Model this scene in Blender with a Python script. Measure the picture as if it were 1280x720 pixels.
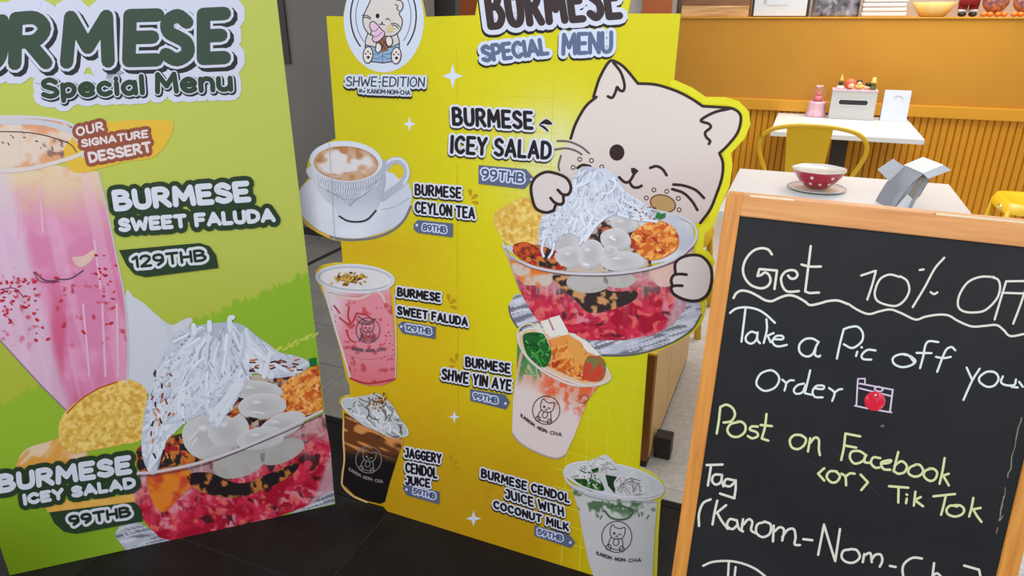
import bpy, bmesh, math, random
import numpy as np
from mathutils import Vector, Matrix
from mathutils.geometry import tessellate_polygon

for o in list(bpy.data.objects): bpy.data.objects.remove(o)
scn = bpy.context.scene
col = scn.collection
R_ = math.radians

# ------------------------------------------------------------ camera
FPX = 860.0
PITCH = math.atan(340 / FPX)
CAMH = 1.4
cd = bpy.data.cameras.new('camera'); cam = bpy.data.objects.new('camera', cd); col.objects.link(cam)
cam.location = (0, 0, CAMH); cam.rotation_euler = (math.pi / 2 - PITCH, 0, 0)
cd.sensor_width = 36; cd.lens = 36 * FPX / 1280; cd.clip_start = 0.05
scn.camera = cam

# ------------------------------------------------------------ world and lamps
w = bpy.data.worlds.new('world'); scn.world = w; w.use_nodes = True
bg = w.node_tree.nodes['Background']; bg.inputs[0].default_value = (0.95, 0.97, 1.0, 1); bg.inputs[1].default_value = 0.78
def area(name, loc, size, power, rot=(0, 0, 0), colr=(1, 1, 1)):
    l = bpy.data.lights.new(name, 'AREA'); l.shape = 'RECTANGLE'; l.size, l.size_y = size; l.energy = power; l.color = colr
    o = bpy.data.objects.new(name, l); col.objects.link(o); o.location = loc; o.rotation_euler = rot; return o
area('ceiling_light', (2.5, 4.3, 2.7), (1.6, 1.8), 78, (0, 0, R_(-22)), (1, .97, .92))
area('ceiling_light', (-0.4, -0.7, 2.6), (2.4, 1.4), 79, (R_(28), 0, 0), (.95, .97, 1))
scn.view_settings.view_transform = 'Standard'; scn.view_settings.look = 'None'
scn.view_settings.exposure = 0.0; scn.view_settings.gamma = 1

# ------------------------------------------------------------ frames of reference
CAM = np.array([0, 0, CAMH])
RX = np.array([1., 0, 0]); FW = np.array([0, math.cos(PITCH), -math.sin(PITCH)]); UP = np.array([0, math.sin(PITCH), math.cos(PITCH)])
def rays(x, y):
    x = np.asarray(x, float); y = np.asarray(y, float)
    return ((x - 640) / FPX)[..., None] * RX - ((y - 360) / FPX)[..., None] * UP + FW
def floor_pt(x, y, z=0.):
    d = rays(x, y); return CAM + d * ((z - CAMH) / d[2])
TH = R_(-22.5)
EX = np.array([math.cos(TH), math.sin(TH), 0]); EY = np.array([-math.sin(TH), math.cos(TH), 0])
def W(a, b, z=0.): return Vector(EX * a + EY * b + np.array([0, 0, z]))   # room coordinates (along the back wall, into the room)

# ------------------------------------------------------------ materials
INK = 0.85
def lin(c):
    c = np.asarray(c, float) / 255.
    return np.where(c <= .04045, c / 12.92, ((c + .055) / 1.055) ** 2.4)
def mat(name, c, rough=.5, metal=0., noise=None, spec=.5, bump=None, k=INK, trans=0):
    m = bpy.data.materials.new(name); m.use_nodes = True; nt = m.node_tree; b = nt.nodes['Principled BSDF']
    c1 = lin(c) * k
    b.inputs['Base Color'].default_value = (*c1, 1); b.inputs['Roughness'].default_value = rough; b.inputs['Metallic'].default_value = metal
    b.inputs['Specular IOR Level'].default_value = spec
    if trans: b.inputs['Transmission Weight'].default_value = trans
    tc = nt.nodes.new('ShaderNodeTexCoord')
    if noise:
        c2, scale, stretch = noise[:3]
        mp = nt.nodes.new('ShaderNodeMapping'); mp.inputs['Scale'].default_value = stretch
        nt.links.new(tc.outputs['Object'], mp.inputs[0])
        n = nt.nodes.new('ShaderNodeTexNoise'); n.inputs['Scale'].default_value = scale; n.inputs['Detail'].default_value = 6
        n.inputs['Roughness'].default_value = .6; nt.links.new(mp.outputs[0], n.inputs[0])
        r = nt.nodes.new('ShaderNodeValToRGB'); r.color_ramp.elements[0].position = .35; r.color_ramp.elements[1].position = .68
        r.color_ramp.elements[0].color = (*c1, 1); r.color_ramp.elements[1].color = (*(lin(c2) * k), 1)
        nt.links.new(n.outputs[0], r.inputs[0]); nt.links.new(r.outputs[0], b.inputs['Base Color'])
    if bump:
        n = nt.nodes.new('ShaderNodeTexNoise'); n.inputs['Scale'].default_value = bump[0]; n.inputs['Detail'].default_value = 4
        nt.links.new(tc.outputs['Object'], n.inputs[0])
        bp = nt.nodes.new('ShaderNodeBump'); bp.inputs['Strength'].default_value = bump[1]; bp.inputs['Distance'].default_value = .002
        nt.links.new(n.outputs[0], bp.inputs['Height']); nt.links.new(bp.outputs[0], b.inputs['Normal'])
    return m
def inkmat(name, rough, spec):
    m = bpy.data.materials.new(name); m.use_nodes = True; nt = m.node_tree; b = nt.nodes['Principled BSDF']
    a = nt.nodes.new('ShaderNodeAttribute'); a.attribute_name = 'ink'
    nt.links.new(a.outputs['Color'], b.inputs['Base Color']); b.inputs['Roughness'].default_value = rough
    b.inputs['Specular IOR Level'].default_value = spec; return m
M = dict(
    ink=inkmat('printed vinyl', .42, .25), chalk=inkmat('chalk', .95, .05),
    foam=mat('foam board edge', (225, 225, 215), .7),
    foamyellow=mat('yellow foam board', (222, 200, 60), .6),
    slate=mat('slate paint', (29, 30, 32), .55, noise=((37, 38, 40), 3, (1, 1, 1)), spec=.14, k=1),
    pine=mat('varnished pine', (214, 148, 66), .45, noise=((190, 120, 46), 3.2, (26, 26, 1.6)), k=.9),
    pineh=mat('varnished pine rail', (214, 154, 88), .45, noise=((192, 126, 66), 3.2, (1.6, 26, 26)), k=.9),
    brass=mat('hinge metal', (235, 220, 190), .3, .6),
    black=mat('black tile', (26, 24, 23), .36, noise=((36, 33, 31), 5, (1, 1, 1)), spec=.1, k=.9),
    grout=mat('grout', (92, 90, 86), .8, k=.8),
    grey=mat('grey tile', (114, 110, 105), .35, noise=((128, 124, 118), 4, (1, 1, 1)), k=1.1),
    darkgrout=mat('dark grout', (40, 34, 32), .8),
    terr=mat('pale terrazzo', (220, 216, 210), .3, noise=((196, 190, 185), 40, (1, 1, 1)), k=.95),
    greywall=mat('grey laminate', (102, 98, 94), .4, noise=((114, 110, 105), 1.2, (1, 1, 1)), k=1.1),
    greydark=mat('dark grey laminate', (66, 62, 60), .5),
    skirting=mat('dark skirting', (36, 32, 32), .5),
    orange=mat('ochre paint', (194, 134, 24), .6, noise=((184, 126, 20), 1.4, (1, 1, 1)), k=.95),
    yrib=mat('yellow beadboard', (212, 146, 12), .5, noise=((200, 134, 10), 2, (1, 1, 1)), k=.95),
    rail=mat('yellow rail', (214, 150, 24), .45, k=.95),
    pil=mat('orange laminate', (196, 104, 48), .5, noise=((182, 92, 42), 3, (8, 8, 1))),
    taupe=mat('taupe paint', (176, 160, 146), .6), cream=mat('off white paint', (208, 202, 196), .6),
    oak=mat('light oak', (238, 194, 122), .4, noise=((222, 174, 104), 3, (14, 14, 1.2)), k=1.05),
    walnut=mat('brown edge board', (150, 92, 32), .5, noise=((124, 74, 26), 3, (14, 14, 1.2))),
    plank=mat('pale plank', (222, 180, 124), .6, noise=((170, 124, 78), 3, (1.2, 18, 18)), k=1.),
    plankd=mat('brown plank', (150, 100, 62), .6, noise=((120, 80, 50), 3, (1.2, 18, 18))),
    white=mat('white laminate', (236, 240, 242), .15, k=.9),
    whitem=mat('white card', (216, 220, 228), .5, k=.85),
    whites=mat('grey card', (178, 180, 186), .5, k=.9),
    paper=mat('printed card inside', (150, 144, 140), .5, noise=((190, 170, 140), 30, (1, 1, 1))),
    blackm=mat('black metal', (34, 32, 32), .4),
    ymetal=mat('yellow powder coat', (222, 178, 26), .35, k=.95),
    red=mat('red glaze', (186, 36, 62), .2), glaze=mat('cream glaze', (232, 226, 218), .2),
    dark=mat('dark void', (30, 28, 28), .6),
    pink=mat('pink resin', (238, 178, 190), .4, noise=((246, 204, 212), 40, (1, 1, 1))), pinkd=mat('deep pink resin', (222, 110, 120), .4),
    steel=mat('brushed steel', (206, 202, 198), .35, .25),
    skin=mat('peach plastic', (242, 196, 160), .5), hairr=mat('red hair plastic', (222, 100, 60), .5), hairk=mat('black hair plastic', (36, 28, 26), .5),
    straw=mat('straw hat plastic', (228, 190, 90), .5), green=mat('green plastic', (110, 130, 60), .5),
    bag=mat('glossy dark bag', (52, 48, 56), .15, noise=((150, 150, 160), 18, (1, 1, 1)), k=1),
    towel=mat('white towel', (222, 220, 218), .9, bump=(60, .4)),
    gold=mat('gold bowl', (236, 196, 116), .4, 0, k=1.), fruit=mat('orange fruit', (210, 90, 40), .5),
    santa=mat('red felt', (150, 30, 36), .9), blackf=mat('black boots', (30, 26, 26), .6),
    figor=mat('orange ceramic', (226, 130, 50), .3, noise=((70, 66, 110), 45, (1, 1, 1))), figfoot=mat('orange feet', (232, 132, 46), .35),
    seatgap=mat('brown stool', (150, 110, 70), .5),
)
gl = bpy.data.materials.new('clear dome'); gl.use_nodes = True; b_ = gl.node_tree.nodes['Principled BSDF']
b_.inputs['Transmission Weight'].default_value = .96; b_.inputs['Roughness'].default_value = .03; b_.inputs['IOR'].default_value = 1.1
b_.inputs['Base Color'].default_value = (1, .93, .93, 1); M['glass'] = gl

# ------------------------------------------------------------ object helpers
def thing(name, label, cat, loc=(0, 0, 0), rot=0, group=None):
    o = bpy.data.objects.new(name, None); col.objects.link(o); o.empty_display_size = .05
    o.location = loc; o.rotation_euler = (0, 0, rot); o['label'] = label; o['category'] = cat
    if group: o['group'] = group
    return o
def tag(o, label, cat, group=None):
    o['label'] = label; o['category'] = cat
    if group: o['group'] = group
    return o
def link(name, me, m, parent=None):
    o = bpy.data.objects.new(name, me); col.objects.link(o)
    if m is not None and not me.materials: me.materials.append(m)
    if parent is not None: o.parent = parent
    return o
def fin(name, bm, m, parent=None, smooth=False, bevel=0):
    if bevel:
        es = [e for e in bm.edges if len(e.link_faces) == 2 and e.calc_face_angle(0) > .6]
        bmesh.ops.bevel(bm, geom=es, offset=bevel, segments=2, profile=.7, affect='EDGES')
    bmesh.ops.recalc_face_normals(bm, faces=bm.faces)
    me = bpy.data.meshes.new(name); bm.to_mesh(me); bm.free()
    if smooth:
        for p in me.polygons: p.use_smooth = True
    return link(name, me, m, parent)
def bx(bm, x0, x1, y0, y1, z0, z1, mtx=None):
    c = Vector(((x0 + x1) / 2, (y0 + y1) / 2, (z0 + z1) / 2))
    T = Matrix.Translation(c) @ Matrix.Diagonal((x1 - x0, y1 - y0, z1 - z0, 1))
    bmesh.ops.create_cube(bm, size=1, matrix=(mtx @ T) if mtx else T); return bm
def box(name, x0, x1, y0, y1, z0, z1, m, parent=None, bevel=0, mtx=None):
    return fin(name, bx(bmesh.new(), x0, x1, y0, y1, z0, z1, mtx), m, parent, False, bevel)
def lathe(bm, prof, n=28, c=(0, 0, 0), wob=None):
    rings = []
    for i, (r, z) in enumerate(prof):
        ring = []
        for k in range(n):
            a = 2 * math.pi * k / n; rr = r * (wob(a, i) if wob else 1)
            ring.append(bm.verts.new((c[0] + rr * math.cos(a), c[1] + rr * math.sin(a), c[2] + z)))
        rings.append(ring)
    for a, b in zip(rings[:-1], rings[1:]):
        for k in range(n): bm.faces.new((a[k], a[(k + 1) % n], b[(k + 1) % n], b[k]))
    for rg in (rings[0], rings[-1]):
        try: bm.faces.new(rg)
        except Exception: pass
    return bm
def tube(bm, pts, r, n=8, closed=False):
    pts = [Vector(p) for p in pts]; rings = []
    for i, p in enumerate(pts):
        a = pts[i - 1] if (i or closed) else p; b = pts[(i + 1) % len(pts)] if (i < len(pts) - 1 or closed) else p
        d = (b - a).normalized(); u = d.orthogonal() if abs(d.z) > .9 else d.cross(Vector((0, 0, 1)))
        u.normalize(); v = d.cross(u)
        if abs(d.z) > .9: u = (Vector((1, 0, 0)) - d * d.x).normalized(); v = d.cross(u)
        rings.append([bm.verts.new(p + (u * math.cos(2 * math.pi * k / n) + v * math.sin(2 * math.pi * k / n)) * r) for k in range(n)])
    for a, b in zip(rings[:-1], rings[1:]):
        for k in range(n): bm.faces.new((a[k], a[(k + 1) % n], b[(k + 1) % n], b[k]))
    if not closed: bm.faces.new(rings[0]); bm.faces.new(rings[-1])
    return bm
def ball(bm, c, r, sc=(1, 1, 1), n=14):
    bmesh.ops.create_uvsphere(bm, u_segments=n, v_segments=max(6, n // 2), radius=r, matrix=Matrix.Translation(c) @ Matrix.Diagonal((*sc, 1))); return bm
def st(o): o['kind'] = 'structure'; return o

# ------------------------------------------------------------ flat print on a sheet
def spl(pts, n=5):
    P = [np.array(p, float) for p in pts]; Q = [2 * P[0] - P[1]] + P + [2 * P[-1] - P[-2]]; out = []
    if np.allclose(P[0], P[-1]): Q[0] = P[-2]; Q[-1] = P[1]
    for i in range(1, len(Q) - 2):
        a, b, c, d = Q[i - 1:i + 3]
        for k in range(n):
            t = k / n; out.append(.5 * (2 * b + (c - a) * t + (2 * a - 5 * b + 4 * c - d) * t * t + (3 * b - a - 3 * c + d) * t ** 3))
    out.append(P[-1]); return [tuple(q) for q in out]
def Z(ox, oy, s, txt):
    return [(ox + float(a) / s, oy + float(b) / s) for a, b in (q.split(',') for q in txt.split())]
def inside(px, py, poly):
    c = np.zeros(px.shape, bool); n = len(poly); j = n - 1
    for i in range(n):
        xi, yi = poly[i]; xj, yj = poly[j]
        if yi != yj:
            c ^= ((yi > py) != (yj > py)) & (px < (xj - xi) * (py - yi) / (yj - yi) + xi)
        j = i
    return c
def vn(x, y, s=0):
    x = np.asarray(x, float); y = np.asarray(y, float); xi = np.floor(x); yi = np.floor(y); fx = x - xi; fy = y - yi
    def h(a, b):
        v = np.sin(a * 127.1 + b * 311.7 + s * 74.7) * 43758.5453; return v - np.floor(v)
    fx = fx * fx * (3 - 2 * fx); fy = fy * fy * (3 - 2 * fy)
    return (h(xi, yi) * (1 - fx) + h(xi + 1, yi) * fx) * (1 - fy) + (h(xi, yi + 1) * (1 - fx) + h(xi + 1, yi + 1) * fx) * fy
def fb(x, y, sc, s=0, o=3):
    r = 0; a = .5; t = 0
    for k in range(o): r = r + a * vn(np.asarray(x) / sc, np.asarray(y) / sc, s + k); t += a; a /= 2; sc /= 2
    return r / t
def mix(a, b, t):
    t = np.clip(t, 0, 1)[..., None]; return np.asarray(a, float) * (1 - t) + np.asarray(b, float) * t
def ss(a, b, t): t = np.clip((t - a) / (b - a), 0, 1); return t * t * (3 - 2 * t)

class Sheet:
    def __init__(s, P0, d, up, toward):
        s.P0 = np.array(P0, float); s.d = np.array(d, float); s.u = np.array(up, float)
        n = np.cross(s.d, s.u); s.n = n if n @ (CAM - s.P0) > 0 else -n
    def P(s, xy, off=0.):
        xy = np.asarray(xy, float); D = rays(xy[..., 0], xy[..., 1]); k = ((s.P0 - CAM) @ s.n) / (D @ s.n)
        return CAM + D * k[..., None] + s.n * np.asarray(off)[..., None] if np.ndim(off) else CAM + D * k[..., None] + s.n * off
    def px(s, u, v):
        q = s.P0 + s.d * u + s.u * v - CAM; k = q @ FW; return (640 + FPX * (q @ RX) / k, 360 - FPX * (q @ UP) / k)
LV = .00022
class Print:
    """flat ink on a sheet: every shape is a real flat patch a hair proud of the board"""
    def __init__(s, sheet, mat='ink'): s.sh = sheet; s.v = []; s.o = []; s.f = []; s.c = []; s.k = 0; s.m = mat; s.ax = lambda c: c
    def _add(s, pts, faces, cols, off):
        b = len(s.v); s.v += [tuple(p) for p in pts]; s.o += [off] * len(pts) if np.ndim(off) == 0 else list(off)
        s.f += [tuple(b + i for i in f) for f in faces]
        cols = np.asarray(cols, float)
        if cols.ndim == 1: cols = np.tile(cols, (len(pts), 1))
        s.c += [tuple(q) for q in cols]
    def fill(s, pts, c, lvl=1, smooth=False):
        if smooth: pts = spl(list(pts) + [pts[0]])[:-1]
        pts = [(float(a), float(b)) for a, b in pts]
        tri = tessellate_polygon([[Vector((a, b, 0)) for a, b in pts]])
        cc = c(np.array([p[0] for p in pts]), np.array([p[1] for p in pts])) if callable(c) else c
        s.k += 1; s._add(pts, tri, cc, lvl * LV + (s.k % 12) * 8e-6); return s
    def raster(s, pts, fn, lvl=1, step=2., smooth=False, ax=0):
        if smooth: pts = spl(list(pts) + [pts[0]])[:-1]
        dense = []
        for a, b in zip(pts, list(pts[1:]) + [pts[0]]):
            n = max(1, int(math.hypot(b[0] - a[0], b[1] - a[1]) / (step * 2)))
            dense += [(a[0] + (b[0] - a[0]) * k / n, a[1] + (b[1] - a[1]) * k / n) for k in range(n)]
        s.fill(dense, fn, lvl)
        x0 = min(p[0] for p in pts); x1 = max(p[0] for p in pts); y0 = min(p[1] for p in pts); y1 = max(p[1] for p in pts)
        xs = np.arange(x0, x1 + step, step); ys = np.arange(y0, y1 + step, step); X, Y = np.meshgrid(xs, ys)
        I = inside(X, Y, pts); cell = I[:-1, :-1] & I[1:, :-1] & I[:-1, 1:] & I[1:, 1:]
        C = fn(X, Y); used = np.zeros(I.shape, bool)
        used[:-1, :-1] |= cell; used[1:, :-1] |= cell; used[:-1, 1:] |= cell; used[1:, 1:] |= cell
        idx = -np.ones(I.shape, int); idx[used] = np.arange(used.sum())
        r, q = np.nonzero(cell)
        fs = np.stack([idx[r, q], idx[r + 1, q], idx[r + 1, q + 1], idx[r, q + 1]], 1)
        s._add(np.stack([X[used], Y[used]], 1), fs.tolist(), C[used], (lvl + .5) * LV); return s
    def stroke(s, pts, wd, c, lvl=2, smooth=False, taper=None, n=5):
        if smooth and len(pts) > 2: pts = spl(pts, n)
        P = [np.array(p, float) for p in pts]
        P = [P[0]] + [b for a, b in zip(P[:-1], P[1:]) if np.hypot(*(b - a)) > 1e-3]
        if len(P) < 2: return s.disc(P[0], wd / 2, c, lvl)
        # split at sharp corners
        runs = [[P[0]]]
        for i in range(1, len(P) - 1):
            runs[-1].append(P[i]); a = P[i] - P[i - 1]; b = P[i + 1] - P[i]
            if a @ b < .75 * np.hypot(*a) * np.hypot(*b): runs.append([P[i]])
        runs[-1].append(P[-1])
        for rn in runs:
            L = len(rn); le = []; ri = []
            for i, p in enumerate(rn):
                a = rn[max(i - 1, 0)]; b = rn[min(i + 1, L - 1)]; d = (b - a) / max(np.hypot(*(b - a)), 1e-6); nn = np.array([-d[1], d[0]])
                h = wd / 2
                if taper: h *= taper[0] + (taper[1] - taper[0]) * i / (L - 1)
                le.append(p + nn * h); ri.append(p - nn * h)
            s.k += 1; base = lvl * LV + (s.k % 9) * 1.6e-5
            for i in range(L - 1): s._add([le[i], le[i + 1], ri[i + 1], ri[i]], [(0, 1, 2, 3)], c, base + (i % 3) * 4e-6)
            for e, dd in ((0, rn[0] - rn[1]), (L - 1, rn[-1] - rn[-2])):
                h = wd / 2 * ((taper[0] if e == 0 else taper[1]) if taper else 1); a0 = math.atan2(dd[1], dd[0]); p = rn[e]
                m = 6 if wd > 3 else 4
                s._add([p + h * np.array([math.cos(a0 + t), math.sin(a0 + t)]) for t in np.linspace(-math.pi / 2, math.pi / 2, m)], [tuple(range(m))], c, base + 1.2e-5)
        return s
    def ell(s, c, rx, ry, rot=0, n=28):
        a = R_(rot); return [(c[0] + rx * math.cos(t) * math.cos(a) - ry * math.sin(t) * math.sin(a), c[1] + rx * math.cos(t) * math.sin(a) + ry * math.sin(t) * math.cos(a)) for t in np.linspace(0, 2 * math.pi, n, endpoint=False)]
    def disc(s, c, r, colr, lvl=2, n=12): return s.fill(s.ell(c, r, r, 0, n), colr, lvl)
    def text(s, t, BL, BR, TL, th, layers, lvl=5, gap=.2, ital=0):
        BL, BR, TL = (np.array(q, float) for q in (BL, BR, TL)); up = TL - BL; H = np.hypot(*up); ee = th / H / 2
        x = 0; paths = []
        for ch in t:
            if ch == ' ': x += .42; continue
            wd, ps = GL[ch]
            for kind, pp in ps:
                q = [(x + a, b) for a, b in pp]
                paths.append(spl(q, 4) if kind == 'c' else q)
            x += wd + gap
        tot = x - gap; ax = BR - BL; L = np.hypot(*ax); e0 = th / L / 2
        def mp(a, b):
            b = ee + b * (1 - 2 * ee); return BL + ax * (e0 + (a / tot) * (1 - 2 * e0)) + up * b
        for j, (c, extra, off) in enumerate(layers):
            for p in paths: s.stroke([mp(*q) + np.array(off) for q in p], th + extra, c, lvl + j)
        return s
    def build(s, name, parent, label=None):
        V = s.sh.P(np.array(s.v), np.array(s.o)); me = bpy.data.meshes.new(name); me.from_pydata(V.tolist(), [], s.f)
        a = me.color_attributes.new('ink', 'FLOAT_COLOR', 'POINT'); C = np.ones((len(s.v), 4)); C[:, :3] = lin(np.clip(np.array(s.c), 0, 255)) * INK
        a.data.foreach_set('color', C.ravel()); me.update()
        o = link(name, me, M[s.m], parent)
        if label: o['label'] = label
        return o

def G(w_, txt):
    ps = []
    for seg in txt.split(';'):
        k, rest = seg.strip().split(' ', 1); ps.append((k, [tuple(float(v) for v in q.split(',')) for q in rest.split()]))
    return w_, ps
GL = {
 'A': G(.66, 'l 0,0 .33,1 .66,0;l .12,.3 .54,.3'), 'B': G(.55, 'l 0,0 0,1;c 0,1 .3,1 .48,.8 .32,.55 0,.53;c 0,.53 .38,.52 .56,.27 .38,.02 0,0'),
 'C': G(.56, 'c .55,.84 .34,1 .08,.82 0,.5 .08,.18 .34,0 .56,.16'), 'D': G(.58, 'l 0,0 0,1;c 0,1 .32,.97 .54,.76 .58,.5 .54,.24 .32,.03 0,0'),
 'E': G(.48, 'l .48,1 0,1 0,0 .48,0;l 0,.51 .4,.51'), 'F': G(.48, 'l .48,1 0,1 0,0;l 0,.5 .4,.5'),
 'G': G(.58, 'c .54,.84 .34,1 .08,.82 0,.5 .08,.18 .32,0 .55,.12 .58,.44;l .58,.45 .34,.45'), 'H': G(.52, 'l 0,0 0,1;l .52,0 .52,1;l 0,.5 .52,.5'),
 'I': G(.02, 'l .01,0 .01,1'), 'J': G(.42, 'c .42,1 .42,.3 .32,.04 .14,0 0,.14;l .15,1 .42,1'), 'K': G(.54, 'l 0,0 0,1;l .5,1 0,.42;l .14,.54 .54,0'),
 'L': G(.44, 'l 0,1 0,0 .44,0'), 'M': G(.72, 'l 0,0 .05,1 .36,.32 .67,1 .72,0'), 'N': G(.54, 'l 0,0 0,1 .54,0 .54,1'),
 'O': G(.62, 'c .31,1 .07,.82 0,.5 .07,.18 .31,0 .55,.18 .62,.5 .55,.82 .31,1'), 'P': G(.5, 'l 0,0 0,1;c 0,1 .34,1 .5,.74 .34,.47 0,.46'),
 'R': G(.54, 'l 0,0 0,1;c 0,1 .34,1 .5,.76 .34,.5 0,.48;l .22,.48 .54,0'), 'S': G(.5, 'c .48,.84 .27,1 .04,.87 .06,.64 .27,.51 .47,.37 .49,.13 .25,0 0,.13'),
 'T': G(.58, 'l 0,1 .58,1;l .29,1 .29,0'), 'U': G(.54, 'c 0,1 0,.35 .08,.08 .27,0 .46,.08 .54,.35 .54,1'), 'W': G(.84, 'l 0,1 .18,0 .42,.7 .66,0 .84,1'),
 'Y': G(.56, 'l 0,1 .28,.48 .56,1;l .28,.48 .28,0'), '1': G(.22, 'l 0,.8 .22,1 .22,0'), '2': G(.5, 'c 0,.78 .1,.97 .32,1 .48,.8 .4,.52 0,0;l 0,0 .5,0'),
 '5': G(.5, 'l .46,1 .06,1 .03,.56;c .03,.56 .28,.64 .5,.46 .48,.14 .24,0 0,.12'), '8': G(.5, 'c .25,.53 .05,.66 .05,.88 .25,1 .45,.88 .45,.66 .25,.53 .0,.38 .02,.1 .25,0 .48,.1 .5,.38 .25,.53'),
 '9': G(.5, 'c .48,.7 .42,.92 .24,1 .05,.92 0,.7 .07,.5 .25,.42 .42,.5 .48,.7;c .48,.72 .46,.3 .2,0'), '-': G(.24, 'l 0,.45 .24,.45'),
 'p': G(.42, 'l 0,-.28 0,.66;c 0,.5 .2,.68 .4,.54 .42,.28 .3,.04 .1,.0 0,.16'), 'e': G(.46, 'c .02,.34 .44,.38 .4,.58 .22,.68 .03,.52 0,.3 .1,.06 .28,0 .46,.1'),
 'c': G(.42, 'c .4,.56 .24,.68 .06,.56 0,.34 .06,.1 .24,0 .42,.1'), 'i': G(.02, 'l .01,0 .01,.64;l .01,.9 .01,.92'),
 'a': G(.46, 'c .44,.52 .26,.68 .06,.54 0,.3 .1,.04 .28,.02 .44,.22;l .44,.66 .46,0'), 'l': G(.02, 'l .01,0 .01,1'),
 'n': G(.44, 'l 0,0 0,.66;c 0,.44 .16,.66 .36,.62 .44,.4 .44,0'), 'u': G(.44, 'c 0,.66 0,.2 .14,.02 .34,.08 .44,.3;l .44,.66 .44,0'),
 'y': G(.44, 'l 0,.66 .22,.08;l .44,.66 .12,-.28'),
}
GL['s'] = GL['S']; 

def sheet_slab(name, sh, outline, thick, m, parent):
    """the board itself, cut to its outline and given its thickness"""
    pts = [tuple(p) for p in outline]; F = sh.P(np.array(pts)); Bk = F - sh.n * thick; n = len(pts)
    tri = tessellate_polygon([[Vector((a, b, 0)) for a, b in pts]])
    faces = [tuple(t) for t in tri] + [tuple(n + i for i in reversed(t)) for t in tri] + [(i, (i + 1) % n, n + (i + 1) % n, n + i) for i in range(n)]
    me = bpy.data.meshes.new(name); me.from_pydata(F.tolist() + Bk.tolist(), [], faces); bm = bmesh.new(); bm.from_mesh(me)
    bmesh.ops.recalc_face_normals(bm, faces=bm.faces); bm.to_mesh(me); bm.free(); return link(name, me, m, parent)

# ============================================================ THE SETTING
# floor: black tiles in front, grey tiles to the left behind, pale terrazzo in the shop
fl = st(fin('floor', bx(bmesh.new(), -6, 5, -2.5, 1.80, -.12, -.004, Matrix.Rotation(TH, 4, 'Z')), M['grout']))
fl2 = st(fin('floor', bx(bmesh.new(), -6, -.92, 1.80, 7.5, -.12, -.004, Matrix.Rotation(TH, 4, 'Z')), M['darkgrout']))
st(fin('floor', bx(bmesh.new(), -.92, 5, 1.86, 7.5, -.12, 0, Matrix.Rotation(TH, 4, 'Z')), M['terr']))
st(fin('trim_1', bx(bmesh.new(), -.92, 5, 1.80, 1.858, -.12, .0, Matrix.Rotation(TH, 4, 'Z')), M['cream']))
def tile_mesh(name, a, b, m):
    bm = bx(bmesh.new(), -a / 2, a / 2, -b / 2, b / 2, -.012, 0); bmesh.ops.bevel(bm, geom=[e for e in bm.edges if e.verts[0].co.z > -.001 and e.verts[1].co.z > -.001], offset=.0012, segments=1, affect='EDGES')
    me = bpy.data.meshes.new(name); bm.to_mesh(me); bm.free(); me.materials.append(m); return me
TX, TY = .64, .336
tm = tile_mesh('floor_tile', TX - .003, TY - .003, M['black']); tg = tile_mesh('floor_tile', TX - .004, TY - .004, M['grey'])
for i in range(-5, 5):
    for j in range(-5, 2):
        if j == 1:
            o = link('floor_tile', tile_mesh('floor_tile', TX - .003, .028, M['black']) if i == -5 else lastm, None, fl); lastm = o.data
            o.location = W(-.995 + TX * (i + .5), 1.431 + TY + .016)
        else:
            o = link('floor_tile', tm, None, fl); o.location = W(-.995 + TX * (i + .5), 1.431 + TY * (j + .5))
        o.rotation_euler = (0, 0, TH)
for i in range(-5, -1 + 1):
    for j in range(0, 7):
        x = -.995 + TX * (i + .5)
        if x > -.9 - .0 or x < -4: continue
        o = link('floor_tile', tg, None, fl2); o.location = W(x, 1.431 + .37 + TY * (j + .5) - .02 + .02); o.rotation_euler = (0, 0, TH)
RZ = Matrix.Rotation(TH, 4, 'Z')
st(box('trim_2', -2.66, -2.63, 2.9, 3.64, 0, .004, M['skirting'], mtx=RZ))
# grey laminate wall at the left
gw = st(box('wall_left', -4.6, -2.05, 3.68, 3.78, 0, 2.6, M['greywall'], mtx=RZ))
st(box('baseboard_left', -4.6, -2.05, 3.655, 3.68, 0, .045, M['skirting'], mtx=RZ))
st(box('trim_3', -3.6, -3.03, 3.665, 3.68, 1.12, 2.2, M['greydark'], mtx=RZ))
st(box('wall_left', -2.2, -1.976, 3.9, 3.96, 0, 2.6, M['greydark'], mtx=RZ))
# yellow back wall of the shop
YB = 5.47; XL = -.955
wb = st(box('wall_back', XL, 4.2, YB, YB + .06, .84, 1.385, M['orange'], mtx=RZ))
st(box('wall_back', XL, 4.2, YB + .015, YB + .06, 0, .84, M['yrib'], mtx=RZ))
bm = bmesh.new(); x = XL; n = 0
xs = []
while x < 3.6:
    xs += [(x, 0), (x + .006, .012), (x + .036, .012), (x + .042, 0)]; x += .0425
vt = [[bm.verts.new(RZ @ Vector((a, YB + .015 - d, z))) for z in (.0, .762)] for a, d in xs]
for a, b in zip(vt[:-1], vt[1:]): bm.faces.new((a[0], b[0], b[1], a[1]))
o = fin('wainscot_ribs', bm, M['yrib'], wb); o['kind'] = 'stuff'
st(fin('trim_4', bx(bmesh.new(), XL, 4.2, YB - .022, YB + .015, .762, .84, RZ), M['rail'], bevel=.006))
st(fin('trim_5', bx(bmesh.new(), XL - .01, 4.2, YB - .012, YB + .30, 1.385, 1.395, RZ), M['rail']))      # ledge that carries the ornaments
st(box('wall_back', XL - .1, 4.2, YB + .30, YB + .36, 0, 2.6, M['taupe'], mtx=RZ))
st(box('wall_right', 4.2, 4.3, -2, 5.9, 0, 2.6, M['cream'], mtx=RZ))
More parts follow.
